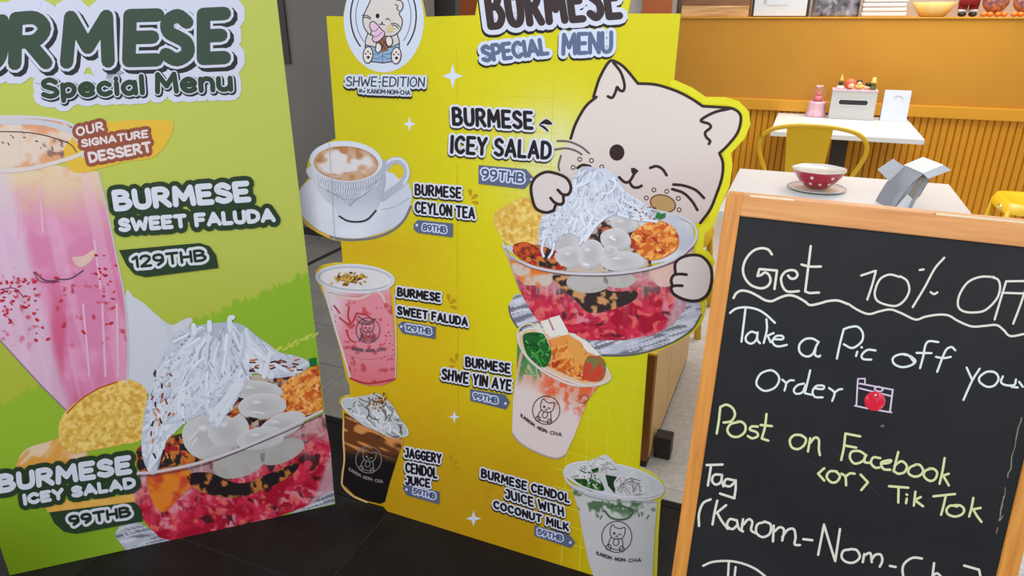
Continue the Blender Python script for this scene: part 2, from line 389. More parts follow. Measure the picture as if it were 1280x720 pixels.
# far piers left of the yellow wall
for (a, b, m) in ((-3.4, -2.0, 'pil'), (-2.0, -1.31, 'cream'), (-1.31, -1.225, 'cream'), (-1.225, -1.015, 'pil'), (-1.015, -.98, 'cream')):
    st(box('wall_back', a, b, 5.5 + (.06 if m == 'cream' else 0), 5.62, 0, 2.6, M[m], mtx=RZ))
# low oak screen beside the shop entrance
st(box('trim_6', -.98, -.955, 5.45, 5.62, 0, 1.385, M['walnut'], mtx=RZ))
t = thing('bench_screen', 'low oak panelled screen with yellow top behind the menu cut-out', 'screen', W(0, 0, 0), TH)
box('end_board', -.385, -.318, 1.93, 1.955, .03, .418, M['walnut'], t)
x0 = 1.957
for k, ln in enumerate((.30, .28, .22)):
    box('panel', -.335, -.315, x0, x0 + ln - .004, .03, .414, M['oak'], t, bevel=.002); x0 += ln
box('core', -.385, -.337, 1.957, x0, .03, .414, M['walnut'], t)
box('top_cap', -.385, -.315, 1.93, x0, .419, .426, M['ymetal'], t)
box('plinth', -.38, -.32, 1.94, x0, 0, .03, M['skirting'], t)
o = box('door_stopper', -.026, .026, -.024, .024, .004, .07, M['blackm'], bevel=.006); o.location = W(-.282, 2.03, 0); o.rotation_euler = (0, 0, TH); o.scale = (1.1, 1.2, 1.2)
tag(o, 'black rubber floor stop by the foot of the oak screen', 'door stop')

# ============================================================ LEFT ADVERT BOARD
A0 = floor_pt(12.5, 719); B0 = floor_pt(419, 630); dL = (B0 - A0) / np.linalg.norm(B0 - A0)
SL = Sheet(A0, dL, (0, 0, 1), 1)
root = thing('advert_board', 'green and lime dessert advert board with a pink drink glass, leftmost sign', 'sign', tuple(A0))
root_inv = Matrix.Translation(-root.location)
def bg_left(x, y):
    bl = y - (505 - .44 * x) + 13 * (vn(x / 3.2, y / 22., 3) - .5)           # lower green field starts under a ragged brush edge
    br = y - (402 - .42 * (x - 240)) + 13 * (vn(x / 3.2, y / 22., 4) - .5)
    g = np.where(x < 160, bl, br)
    up = mix((184, 194, 92), (190, 200, 84), fb(x, y, 180, 1)); up = mix(up, (172, 184, 62), ss(260, 480, y))
    lo = mix((142, 184, 48), (150, 182, 52), fb(x, y, 90, 2)); lo = mix(lo, (112, 142, 20), ss(560, 720, y) * ss(220, 0, x))
    return mix(up, lo, ss(-1, 1, g))
def corner(u, v): return SL.px(u, v)
LW = .857
Lout = [corner(-.03, 0), corner(LW, 0), corner(LW, 1.62), corner(-.30, 1.62), corner(-.30, 0.0)]
Lout = [corner(-.0, 0), corner(LW, 0), corner(LW, 1.62), corner(-.0, 1.62)]
# the sheet is wider than the view: its left edge meets the floor at the picture's edge
panel = sheet_slab('panel', SL, Lout, .006, M['foam'], None)
p = Print(SL); p.raster(Lout, bg_left, 1, 2.2)
rr = random.Random(31)
for k in range(34): a = 340 + k * 1.8; b = 441 - (a - 340) * .42 + rr.uniform(-2.5, 2.5); a < 397 and p.stroke([(a, b), (a + rr.uniform(1, 4), b - rr.uniform(1, 2.5))], rr.uniform(1, 2.6), (196, 208, 92), 2)
parts_left = [panel, p.build('printed_background', None)]
random.seed(4)
p = Print(SL)   # tall glass of pink faluda
def glass(x, y):
    t = ss(0, 1, (y - 215 + 16 * (fb(x, y, 22, 5) - .5)) / 90)
    c = mix((226, 204, 168), (214, 132, 172), t); c = mix(c, (222, 150, 186), ss(.45, .7, fb(x, y, 26, 7)) * t)
    c = mix(c, (206, 96, 134), ss(300, 430, y) * ss(.35, .75, fb(x, y / 5, 18, 8)))
    e = (x - (42 + (y - 250) * .24)); wlt = np.abs((x - (74 + (y - 200) * .17)) / (78 - (y - 200) * .10))
    c = mix(c, (216, 200, 222), ss(.72, 1.0, wlt) * .7)
    st_ = ss(.55, .75, vn((x - y * .22) / 9., y / 160., 11)); c = mix(c, (230, 190, 214), st_ * .35)
    c = mix(c, (228, 150, 118), ss(.6, .72, fb(x, y, 14, 21)) * ss(250, 180, y) * .6)
    return mix(c, (190, 60, 80), ss(.70, .78, fb(x, y, 9, 31)) * ss(320, 360, y) * ss(450, 400, y))
p.raster([(-60, 182), (0, 196), (60, 205), (123, 215), (134, 262), (146, 322), (157, 372), (161, 430), (160, 480), (82, 514), (50, 480), (0, 425), (-60, 350)], glass, 3, 2)
def froth(x, y): return mix(mix((224, 206, 190), (222, 160, 120), ss(.48, .66, fb(x, y, 22, 3))), (120, 90, 84), ss(.66, .72, fb(x, y, 12, 9)) * ss(20, 70, x) * .8)
p.raster([(-60, 150), (0, 147), (50, 147), (90, 156), (112, 180), (112, 196), (60, 207), (0, 210), (-60, 200)], froth, 4, 2)
p.stroke([(-60, 150), (0, 146), (50, 147), (86, 154), (108, 172), (114, 188), (104, 196)], 3.5, (206, 204, 214), 6, True)
p.stroke([(-10, 152), (50, 153), (88, 164), (100, 178)], 7, (200, 200, 210), 6, True); p.stroke([(-20, 164), (40, 166), (84, 178), (96, 190)], 1.2, (60, 50, 50), 7, True)
p.stroke([(-40, 210), (20, 213), (80, 200), (116, 186)], 5, (218, 208, 206), 7, True)
p.stroke([(123, 215), (134, 262), (146, 322), (156, 372), (160, 430), (159, 478)], 2.2, (200, 196, 200), 7, True); p.stroke([(-40, 378), (0, 425), (50, 480), (82, 512)], 1.6, (150, 120, 130), 7)
for k in range(26):
    a = random.uniform(0, 150); b = random.uniform(330, 420); b2 = b - .15 * a
    if a < 150: p.fill(p.ell((a, b2 + 20), random.uniform(1.5, 4), random.uniform(1, 2.2), random.uniform(-50, 50), 8), (196, 46, 62), 7)
for a in ((42, 340, 52, 352, 75, 352), (0, 362, 18, 360, 30, 372)):
    p.stroke([(a[0], a[1]), (a[2], a[3]), (a[4], a[5])], 1.3, (130, 66, 86), 7, True)
p.stroke([(44, 340), (56, 350), (72, 351)], 2.2, (120, 66, 92), 7, True); p.stroke([(70, 349), (88, 348), (104, 338)], 1.8, (104, 70, 88), 7, True); p.raster([(90, 322), (104, 320), (118, 312), (116, 324), (100, 334)], lambda x, y: mix((226, 206, 176), (220, 170, 180), fb(x, y, 5, 3)), 6, 1.5, True)
for k in range(60):
    side = k % 3; a = (random.gauss(12, 16), random.gauss(132, 7), random.gauss(20, 22))[side]; b = (random.gauss(376, 12), random.gauss(345, 26), random.gauss(362, 9))[side]
    if -20 < a < 148: p.fill(p.ell((a, b), random.uniform(1.2, 3.4), random.uniform(.8, 1.8), random.uniform(-60, 60), 7), random.choice([(196, 46, 62), (170, 40, 60), (210, 80, 80)]), 7)
for k in range(30):
    a = random.uniform(0, 105); b = 166 + random.uniform(-5, 14) + a * .12; p.fill(p.ell((a, b), random.uniform(1, 3), .9, random.uniform(-30, 60), 6), random.choice([(84, 70, 72), (206, 120, 80), (226, 206, 190)]), 5)
for q in (((20, 240), (22, 300)), ((50, 236), (54, 290)), ((118, 300), (126, 360)), ((104, 380), (112, 470)), ((128, 380), (132, 470)), ((146, 380), (148, 470))): p.stroke([q[0], q[1]], 3, (228, 176, 200), 5.2)
parts_left.append(p.build('printed_glass', None))
p = Print(SL)   # milk splash
p.raster([(157, 370), (168, 372), (180, 379), (192, 390), (205, 401), (216, 406), (228, 400), (238, 397), (240, 402), (233, 412), (222, 425), (205, 450), (190, 490), (176, 486), (160, 478)],
         lambda x, y: mix((206, 210, 222), (146, 150, 162), ss(0, 26, np.abs(x - 172 - (y - 380) * .1)) * .0 + ss(.4, .7, vn((x - y * .3) / 22., y / 140., 2)) * .8), 3, 2, True)
parts_left.append(p.build('printed_milk_splash', None))

def red_food(x, y):
    x0, y0 = x, y; x = x0 + 14 * (fb(x0, y0, 18, 141) - .5); y = y0 + 14 * (fb(x0, y0, 18, 142) - .5) + (x0 % 1) * 0
    n1 = fb(x, y * 1.3, 18, 41, 4); n2 = fb(x + 50, y * 1.5, 8, 43, 4); n3 = fb(x, y, 26, 47)
    c = mix((168, 22, 48), (206, 44, 74), ss(.35, .6, n1)); c = mix(c, (228, 150, 166), ss(.46, .66, n2) * ss(.40, .58, n3) * .85)
    c = mix(c, (232, 112, 104), ss(.60, .70, fb(x, y, 7, 48)) * .8); return mix(c, (60, 28, 34), ss(.66, .74, fb(x, y, 13, 53)) * .9)
def crumb(x, y): return mix(mix((222, 180, 80), (240, 210, 122), ss(.4, .62, fb(x + y * .5, y, 3.6, 61, 2))), (206, 150, 58), ss(.58, .72, fb(x, y, 5, 63, 2)) * .75)
def fry(x, y):
    c = mix(mix((206, 98, 40), (240, 166, 78), ss(.40, .62, fb(x + y, y * .8, 4.2, 71, 3))), (166, 44, 30), ss(.58, .68, fb(x, y, 7, 73, 3)) * .8); return mix(c, (246, 196, 120), ss(.66, .74, fb(x, y, 3., 75, 2)))
def ice(x, y): return mix((176, 174, 176), (208, 206, 208), ss(.35, .65, fb(x, y, 18, 81)))
def ballf(a, b, rx, ry):
    def f(x, y):
        dx, dy = (x - a) / rx, (y - b) / ry; r = np.hypot(dx, dy); c = mix((190, 188, 190), (206, 206, 210), ss(.2, .9, r + .4 * (fb(x, y, 14, 5) - .5)))
        c = mix(c, (150, 144, 146), ss(.35, 1., dy * .8 + dx * .3) * .5); return mix(c, (226, 226, 230), ss(.30, .05, np.hypot(dx + .25, (dy + .35) * 1.6)))
    return f
def bits(x, y):
    c = mix((46, 40, 44), (206, 122, 52), ss(.48, .54, fb(x, y, 6, 91, 2))); return mix(c, (170, 40, 44), ss(.58, .62, fb(x + 9, y, 7, 93, 2)))
def plate(x, y): return mix(mix((188, 192, 208), (112, 110, 124), ss(.42, .6, vn((x * .25 + y + 6 * fb(x, y, 30, 3)) / 2.6, x / 34., 15)) * .9), (214, 217, 230), ss(.6, .7, vn((x * .3 + y) / 1.8, x / 18., 19)))
def strands(p, ins, n, w0, L, cset, lvl, seed, dirf=None, dn=.35):
    rnd = random.Random(seed); x0 = min(q[0] for q in ins); x1 = max(q[0] for q in ins); y0 = min(q[1] for q in ins); y1 = max(q[1] for q in ins); k = 0; tries = 0
    while k < n and tries < n * 30:
        tries += 1; a = rnd.uniform(x0, x1); b = rnd.uniform(y0, y1)
        if not inside(np.array([a]), np.array([b]), ins)[0]: continue
        an = dirf(a, b) + rnd.gauss(0, dn) if dirf else rnd.uniform(0, 6.28); pts = [(a, b)]; cv = rnd.gauss(0, .2)
        for q in range(6):
            an += cv + rnd.gauss(0, .08); a2 = pts[-1][0] + math.cos(an) * L / 6; b2 = pts[-1][1] + math.sin(an) * L / 6
            if not inside(np.array([a2]), np.array([b2]), ins)[0]: break
            pts.append((a2, b2))
        if len(pts) < 3: continue
        p.stroke(pts, w0 * rnd.uniform(.7, 1.2), rnd.choice(cset), lvl + (k % 3), True, n=2); k += 1
NOOD = [(222, 228, 242), (212, 219, 234), (198, 206, 222), (228, 234, 246), (206, 213, 229), (216, 223, 237)]
def away(px_, py_, bias=0.): return lambda a, b: math.atan2(max(b - py_, 4), (a - px_) * 1.0) + bias

p = Print(SL)   # salad bowl on the left board (sheet ends at the right edge)
p.raster([(20, 585), (32, 562), (60, 552), (90, 545), (110, 570), (100, 600), (60, 605), (40, 600)], lambda x, y: mix((222, 160, 70), (230, 200, 170), ss(.4, .6, vn((x + y) / 6., (x - y) / 30., 3))), 3, 2, True)
p.raster([(38, 600), (90, 628), (150, 620), (168, 600), (175, 640), (150, 650), (60, 640)], lambda x, y: mix((226, 168, 74), (236, 190, 100), fb(x, y, 12, 3)), 3, 2)
p.raster([(142, 668), (150, 656), (172, 650), (200, 668), (260, 676), (330, 660), (417, 612), (418.5, 629), (300, 657), (200, 678), (176, 692), (158, 688)], plate, 3, 1.6)
def glassy(rimpts, base, seed=3):
    rx_ = np.array([q[0] for q in rimpts]); ry_ = np.array([q[1] for q in rimpts]); x0_, x1_ = rx_[0], rx_[-1]
    def f(x, y):
        d = y - np.interp(x, rx_, ry_); c = base(x, y); n = fb(x, y * 1.4, 13, seed, 4)
        c = mix(c, (196, 182, 178), ss(48, 4, d + 26 * (n - .5)) * .72); c = mix(c, (92, 70, 72), ss(.60, .70, fb(x, y, 11, seed + 5)) * ss(60, 8, d) * .7)
        c = mix(c, (222, 214, 218), ss(.64, .72, vn(x / 3., y / 26., seed + 9)) * ss(80, 0, d) * .45)
        e = np.minimum(x - x0_, x1_ - x) - d * .42; return mix(c, (190, 184, 192), ss(9, 0, e) * .7)
    return f
bowlL = [(164, 588), (200, 588), (250, 578), (290, 565), (350, 543), (405, 516), (413, 560), (417, 612), (380, 634), (330, 652), (270, 666), (225, 678), (200, 672), (182, 654), (170, 630), (164, 605)]
p.raster(bowlL, glassy([(120, 590), (200, 588), (250, 578), (290, 565), (350, 543), (440, 500)], red_food), 4, 1.3)
p.raster([(186, 590), (232, 585), (240, 602), (226, 620), (205, 640), (190, 625)], lambda x, y: mix((228, 132, 44), (200, 70, 50), ss(.4, .7, fb(x, y, 10, 5))), 5, 2, True)
p.raster([(232, 595), (260, 590), (300, 604), (340, 590), (372, 578), (366, 592), (330, 612), (290, 622), (250, 614)], lambda x, y: mix((38, 30, 34), (196, 120, 60), ss(.58, .66, fb(x, y, 9, 5))), 5, 1.6, True)
for (a, b, rx, ry, ro) in ((300, 578, 34, 18, -18), (352, 564, 30, 14, -22)): p.raster(p.ell((a, b), rx, ry, ro), lambda x, y: mix((164, 162, 160), (190, 186, 184), fb(x, y, 14, 6)), 6, 2)
p.raster([(172, 560), (200, 548), (245, 540), (262, 552), (262, 572), (200, 586), (174, 588)], bits, 6, 1.5, True)
p.raster([(246, 578), (240, 530), (262, 500), (310, 470), (350, 464), (400, 470), (404, 514), (350, 541), (290, 563)], lambda x, y: mix((196, 178, 164), mix((56, 40, 42), (196, 104, 60), ss(.5, .6, fb(x, y, 6, 8))), ss(.44, .54, fb(x, y, 16, 9))), 5, 1.5)
p.raster([(73, 540), (78, 520), (98, 500), (125, 486), (150, 476), (166, 475), (183, 488), (181, 520), (178, 548), (150, 556), (120, 562), (95, 566), (80, 560)], crumb, 6, 1.5, True)
p.stroke([(84, 516), (100, 500), (122, 486), (146, 477)], 2, (190, 96, 40), 8, True)
p.raster([(345, 488), (365, 470), (398, 455), (404, 512), (380, 520), (352, 516), (336, 500)], fry, 6, 1.6)
for (a, b, rx, ry, ro) in ((262, 545, 34, 30, 0), (320, 488, 34, 12, 4), (328, 508, 30, 16, -4), (352, 532, 32, 14, -24), (286, 538, 26, 23, -20), (326, 548, 30, 14, -10)):
    bl_ = p.__dict__.setdefault('bl', 6.0) + .6; p.bl = bl_; p.raster(p.ell((a, b), rx, ry, ro), ballf(a, b, rx, ry), bl_, 1.3); p.stroke(p.ell((a, b), rx, ry, ro)[14:26], 1.2, (218, 218, 224), bl_ + .7)
for q in ((316, 514, 330, 516), (236, 550, 248, 538), (240, 556, 246, 548)): p.stroke([(q[0], q[1]), (q[2], q[3])], 2.2, (226, 226, 230), 10.6)
p.raster([(282, 518), (296, 508), (300, 516), (290, 522)], bits, 10.4, 1.5); p.raster([(310, 520), (324, 523), (316, 528)], lambda x, y: mix((40, 34, 34), (60, 40, 40), x * 0), 10.4, 1.5)
hump = [(177, 562), (180, 520), (188, 488), (204, 445), (214, 425), (222, 412), (240, 408), (262, 404), (288, 402), (306, 407), (318, 417), (336, 430), (350, 440), (378, 447), (387, 456), (370, 468), (340, 472), (318, 466), (306, 480), (296, 500), (276, 528), (264, 536), (262, 518), (240, 520), (222, 534), (206, 556), (196, 590), (186, 590)]
p.raster(hump, lambda x, y: mix((202, 209, 225), (178, 186, 204), ss(.4, .7, fb(x, y, 16, 12))), 11.4, 1.6, True)
strands(p, hump, 60, 1.6, 40, [(160, 168, 188), (172, 180, 198)], 12.4, 5, away(285, 395), .3); strands(p, hump, 170, 4.2, 80, NOOD, 13, 3, away(285, 380), .34)
for q in ([(288, 412), (287, 398), (291, 396)], [(243, 416), (242, 406)], [(262, 412), (262, 402)], [(302, 480), (286, 504), (272, 530)], [(300, 474), (280, 500), (264, 524)], [(330, 470), (334, 452), (338, 440)]): p.stroke(q, 6, (222, 227, 240), 17, True)
for k in range(24):
    a = random.uniform(300, 375); b = 452 + random.uniform(-3, 14); p.stroke([(a, b), (a + random.uniform(3, 7), b + random.uniform(-2, 2))], 2, random.choice([(110, 40, 40), (70, 36, 40), (196, 110, 60)]), 17)
for k in range(26):
    a = random.uniform(188, 224); b = random.uniform(460, 575)
    if a < 195 + (575 - b) * .2 + 20: p.stroke([(a, b), (a + random.uniform(-2, 3), b + random.uniform(2, 6))], 2.2, random.choice([(150, 60, 40), (60, 40, 40), (210, 140, 80)]), 17)
p.fill([(386, 448), (395, 446), (396, 456), (388, 458)], (24, 110, 60), 14)
p.stroke([(164, 591), (200, 588), (250, 577), (300, 560), (350, 538), (402, 513)], 3.4, (214, 206, 214), 18.5, True); p.stroke([(168, 595), (210, 590), (260, 578), (340, 546), (402, 518)], 1., (90, 70, 80), 19.5, True)
parts_left.append(p.build('printed_salad_bowl', None))

GRN = (58, 76, 62); DG = (44, 64, 44); LW_ = (206, 210, 230); DK = (40, 44, 44)
p = Print(SL)
BIG = [(LW_, 34, (1, 1)), (DK, 9, (4, 4)), (LW_, 7, (0, 0)), (GRN, 0, (0, 0))]
for args in (('RME', (10, 88), (204, 83), (12, 15)), ('SE', (199, 84), (289, 80), (199, 12)), ('BU', (-112, 96), (10, 89), (-110, 24))):
    p.text(*args[:4], 17, BIG, 6, gap=.36)
p.text('Special', (52, 124), (182, 119), (50, 97), 6.5, [(LW_, 20, (0, 1)), (DK, 5, (1.5, 1.5)), (LW_, 3, (0, 0)), ((46, 66, 50), 0, (0, 0))], 6, gap=.24)
p.text('Menu', (194, 118), (292, 115), (192, 90), 6.5, [(LW_, 20, (0, 1)), (DK, 5, (1.5, 1.5)), (LW_, 3, (0, 0)), ((46, 66, 50), 0, (0, 0))], 6, gap=.24)
parts_left.append(p.build('printed_heading', None))
p = Print(SL)
p.fill(Z(0, 130, 3, '240,170 262,140 300,100 420,66 560,60 640,62 650,90 630,140 600,180 560,205 480,215 400,235 300,258 255,235'), (226, 184, 62), 6, True)
BR = [((150, 82, 62), 9, (0, 0)), ((226, 214, 214), 0, (0, 0))]
p.text('OUR', (96, 171), (131, 163), (94, 159), 2.6, BR, 8, gap=.28); p.text('SIGNATURE', (102, 184.5), (186, 172), (101, 174), 2.6, BR, 8, gap=.24); p.text('DESSERT', (112, 204), (191, 190), (109, 190), 3.4, BR, 8, gap=.24)
parts_left.append(p.build('printed_badge', None))
WG = [(DG, 12, (0, 0)), ((214, 220, 234), 0, (0, 0))]
for args, th in ((('BURMESE', (143, 264), (315, 252), (139, 237)), 7.2), (('SWEET FALUDA', (149, 290), (345, 277), (147, 272)), 5.2), (('BURMESE', (-2, 616), (166, 591), (-4, 592)), 6.8), (('ICEY SALAD', (30, 631), (171, 609), (28, 616)), 4.8)):
    p = Print(SL); p.text(*args, th, WG, 20, gap=.26); parts_left.append(p.build('printed_dish_name', None))
for (poly, args, th) in (
    ([(149, 312), (250, 303), (262, 307), (270, 318), (273, 334), (182, 345.5), (168, 342), (158, 330)], ('129THB', (166, 335), (259, 326), (164, 319)), 3.6),
    ([(62, 639), (168, 626), (176, 634), (179, 650), (95, 666), (80, 663), (68, 652)], ('99THB', (87, 657), (165, 644.5), (85, 643)), 3.8)):
    p = Print(SL); p.fill(poly, DG, 22); p.text(*args, th, [((214, 220, 230), 7, (0, 0)), ((40, 52, 42), 0, (0, 0))], 23, gap=.2); parts_left.append(p.build('printed_price_tag', None))
Lb = CAM * 0
def adopt(objs, root):
    inv = Matrix.Translation(-Vector(root.location))
    for o in objs: o.data.transform(inv); o.parent = root
# wooden strut that props the board from behind
def strut(sh, u, h, back, w_=.03):
    b = bmesh.new(); P = sh.P0 + sh.d * u
    a = Vector(P + sh.u * h - sh.n * .018); c = Vector(P - sh.n * back); c.z = .012; f = Vector(P + sh.u * .014 - sh.n * .018)
    for q, r in ((a, c), (a, f), (f, c)): tube(b, [q, r], w_ / 3, 6)
    return fin('easel_strut', b, M['foam'])
parts_left.append(strut(SL, .43, .8, .3))
adopt(parts_left, root)

# ============================================================ MENU STANDEE
A1 = floor_pt(484, 639); B1 = floor_pt(738, 718); dM = (B1 - A1) / np.linalg.norm(B1 - A1)
nM = np.array([dM[1], -dM[0], 0]); lean = R_(2.2); nM = nM if nM[1] < 0 else -nM; upM = np.array([0, 0, 1]) * math.cos(lean) - nM * math.sin(lean)
SM = Sheet(A1, dM, upM, 1)
rootM = thing('menu_standee', 'yellow die-cut menu standee with a winking cream cat, middle of the three signs', 'sign', tuple(A1))
logo = [(480 + 50.5 * math.cos(t), 25 + 66 * math.sin(t)) for t in np.linspace(math.pi, 2 * math.pi, 19)]
out = [(408, 20), (429, 20.5)] + logo[1:-1] + [(531, 21), (594, 19)] + [(597, 0), (600, -30), (640, -42), (700, -50), (770, -52), (792, -40), (790, -8), (785, 17), (850.7, 17), (842, 104)]
out += Z(680, 60, 3.273, '600,175 660,215 740,215 790,230 825,265 830,310 810,360 750,425 757,480 745,560 710,640')
out += Z(860, 230, 5.54, '160,270 90,330 85,400 80,460 130,490 165,545') + [(891.5, 339), (892, 352), (890, 363), (886, 370), (882, 378)]
out += Z(780, 360, 6, '605,200 580,270 510,340 400,410 290,460 180,485') + [(809, 446), (799, 585)]
out += Z(560, 550, 4.236, '1080,180 1140,230 1145,280 1120,320 1108,500 1100,720') + [(818, 736), (812, 741), (760, 724.8), (738, 718), (484, 639)]
out += Z(415, 480, 4.5, '290,690 180,660 120,630 62,575 55,520 70,400 68,300 60,200 58,130 38,100 45,80 70,68 100,66')
out += Z(390, 320, 4.235, '200,690 180,640 150,500 110,360 75,240 45,170 20,120 18,80 50,50 110,38 163,37')
out += Z(370, 160, 4.8, '270,680 200,665 120,625 50,560 10,480 5,420 25,360 75,300 65,240 75,190 110,140 170,95 238,65')
pm = [sheet_slab('panel', SM, out, .006, M['foamyellow'], None)]
def bg_menu(x, y):
    c = mix((216, 206, 16), (204, 192, 22), ss(620, 430, x)); c = mix(c, (218, 180, 24), ss(240, 420, y) * ss(640, 520, x) * .9)
    c = mix(c, (196, 150, 18), ss(430, 640, y) * ss(800, 640, x)); c = mix(c, (208, 206, 30), ss(640, 800, x) * ss(400, 470, y) * ss(640, 480, y))
    c = mix(c, (222, 224, 180), np.exp(-((x - 690) ** 2 / 70 ** 2 + (y - 190) ** 2 / 70 ** 2)) * .9); c = mix(c, (196, 160, 30), np.exp(-((x - 560) ** 2 / 120 ** 2 + (y - 600) ** 2 / 60 ** 2)) * .4)
    return mix(c, (214, 168, 24), np.exp(-((x - 460) ** 2 / 90 ** 2 + (y - 310) ** 2 / 22 ** 2)) * .7) + (fb(x, y, 9, 2)[..., None] - .5) * 5
p = Print(SM); p.raster(out, bg_menu, 1, 3.)
pm.append(p.build('printed_background', None))
p = Print(SM)   # grid lines, glints, drops
def clipline(u0, v0, u1, v1, c, wd=.9):
    a = SM.px(u0, v0); b = SM.px(u1, v1); n = 24; run = []
    def keep(q): return (q[0] < 806 - (q[1] - 440) * .05 and q[0] > 690 - max(0, 560 - q[1]) * .2) or (q[1] < 330 and q[0] > 425)
    pts = [(a[0] + (b[0] - a[0]) * k / n, a[1] + (b[1] - a[1]) * k / n) for k in range(n + 1)]
    ok = inside(np.array([q[0] for q in pts]), np.array([q[1] for q in pts]), out)
    for q, o_ in zip(pts, ok):
        if o_ and keep(q): run.append(q)
        else:
            if len(run) > 1: p.stroke([run[0], run[-1]], wd, c, 2.1)
            run = []
    if len(run) > 1: p.stroke([run[0], run[-1]], wd, c, 2.1)
for k in range(13): clipline(.30 + k * .052, .0, .30 + k * .052, .64, (218, 214, 62))
for k in range(11): clipline(.32, .08 + k * .056, .8, .08 + k * .056, (216, 212, 58))
for k in range(9): clipline(-.02 + k * .085, .84, -.02 + k * .085, 1.38, (214, 202, 34), .7)
for k in range(8): clipline(-.1, .86 + k * .075, .5, .86 + k * .075, (214, 202, 34), .7)
for (a, b, r, h) in ((566, 95, 13, 16), (512, 155, 8, 9.5), (568, 521, 7, 8), (592, 648, 10, 10)):
    pts = []
    for k in range(4):
        t = k * math.pi / 2; pts += [(a + r * math.cos(t), b + h * math.sin(t)), (a + .30 * r * math.cos(t + math.pi / 4) * 1.1, b + .30 * h * math.sin(t + math.pi / 4) * 1.1)]
    g_ = Print(SM); g_.fill(pts, (216, 222, 240), 3); pm.append(g_.build('printed_sparkle', None))
g_ = p; gl_ = g_.build('printed_grid', None); gl_['kind'] = 'stuff'; pm.append(gl_)
def drops(x, y, s, c, fl=1, rot=0):
    p = Print(SM)
    for (dx, dy, an, l) in ((0, -6, -100, 5), (5, -1, -35, 5), (6, 6, 15, 4.5)):
        a = R_(an + rot); dx *= fl
        ca = math.cos(a) * fl; sa = math.sin(a); q = [(-1, 0), (0, .45), (.7, .42), (1, 0), (.7, -.42), (0, -.45)]
        p.fill([(x + s * (dx + l * (u * ca - v * sa)), y + s * (dy + l * (u * sa + v * ca))) for u, v in q], c, 3, True)
    pm.append(p.build('printed_drops', None)); pm[-1]['kind'] = 'stuff'
OC = (190, 146, 28)
drops(588, 247, 1., OC); drops(561, 378, 1., OC); drops(571, 452, 1., OC, -1); drops(564, 579, 1., OC); drops(616, 615, 1., OC, -1)
BK = (34, 28, 30); WH = (216, 220, 236)
SUB = lambda e: [(BK, e, (-.7, 1.9)), (WH, e + .3, (0, 0)), (BK, 0, (0, 0))]
def words(rows, e, name='printed_dish_name', gap=.3):
    p = Print(SM)
    for (t, BL, BR_, TL, th) in rows: p.text(t, BL, BR_, TL, th * .86, SUB(e), 14, gap=gap)
    pm.append(p.build(name, None)); return p
words([('BURMESE', (566, 157), (668, 162.5), (565, 133), 5.4), ('ICEY SALAD', (563, 192), (690, 200), (564, 168), 5.2)], 5.2)
words([('BURMESE', (519, 244), (578, 248.5), (519, 229), 3.4), ('CEYLON TEA', (519, 266), (595, 274), (519, 250.5), 3.4)], 3.8)
words([('BURMESE', (497, 370), (552, 377.5), (497, 358), 3.4), ('SWEET FALUDA', (497, 393), (586, 408), (497, 381), 3.3)], 3.7)
words([('BURMESE', (582, 458), (639, 467), (582, 444.5), 3.4), ('SHWE YIN AYE', (552, 474), (640, 489), (553, 459), 3.4)], 3.7)
words([('JAGGERY', (506, 571), (553, 579.5), (506, 558), 3.2), ('CENDOL', (507, 590), (548, 598), (507, 576), 3.2), ('JUICE', (507, 605), (539, 609.5), (507, 593), 3.2)], 3.4)
words([('BURMESE CENDOL', (601.5, 596), (713, 628.5), (602, 584), 3.2), ('JUICE WITH', (632, 622), (706, 645.5), (631, 609), 3.2), ('COCONUT MILK', (617, 634.5), (712, 664), (617, 623.5), 3.2)], 3.4)
TAGC = (92, 102, 132)
def tagp(poly, hole, args, th, e=3.):
    p = Print(SM); p.fill(poly, TAGC, 17); p.disc(hole, 1.7, (210, 220, 240), 18); p.text(*args, th, [((206, 214, 240), e, (0, 0)), ((74, 86, 120), 0, (0, 0))], 18, gap=.22); pm.append(p.build('printed_price_tag', None))
tagp([(599, 206), (658, 211), (668, 222), (656, 235.5), (599, 229)], (665, 224), ('99THB', (602, 223.5), (656, 229), (603, 210)), 2.4, 4)
tagp([(518, 280), (523, 274.5), (567, 279), (566.5, 296), (523, 290.5), (518, 286)], (522, 281), ('89THB', (529, 287.5), (559, 291), (529.5, 279)), 1.8)
tagp([(498, 406), (504, 401), (545.5, 408), (545, 423), (504, 416)], (502.5, 407.5), ('129THB', (507, 412.5), (540, 418), (507.5, 404)), 1.8)
tagp([(588.5, 485.5), (632, 492.5), (638, 502), (633, 511), (588.5, 500)], (632.5, 503.5), ('99THB', (592, 497.5), (623, 504), (592.5, 489.5)), 1.8)
tagp([(504, 609), (509, 605), (550, 614), (549.5, 629.5), (509, 618)], (509, 611), ('59THB', (517, 616), (545, 623.5), (517.5, 608)), 1.8)
tagp([(668.5, 655.5), (712, 667.5), (719.5, 677), (714, 684), (668.5, 669)], (713.5, 677), ('59THB', (672, 667), (704, 676), (672.5, 659)), 1.8)
p = Print(SM)
for s_ in ('805,212 840,180 870,176 905,208 880,216 840,210', '800,215 838,222 870,250 872,270 845,250'):
    q_ = Z(540, 120, 6, s_); p.stroke(q_ + [q_[0]], 2.6, WH, 3); p.fill(q_, BK, 4, True)
pm.append(p.build('printed_leaf', None)); pm[-1]['kind'] = 'stuff'
p = Print(SM)   # headings
p.fill([(596, 18), (598, -10), (602, -34), (790, -48), (789, -8), (785, 18), (780, 24), (608, 50), (600, 46)], (216, 210, 30), 3)
T1 = [(BK, 13, (-1, 3)), ((212, 216, 234), 12, (0, 0)), ((58, 46, 48), 0, (0, 0))]
p.text('BURMESE', (610, 38), (780, 24), (603, -16), 9.5, T1, 6, gap=.36)
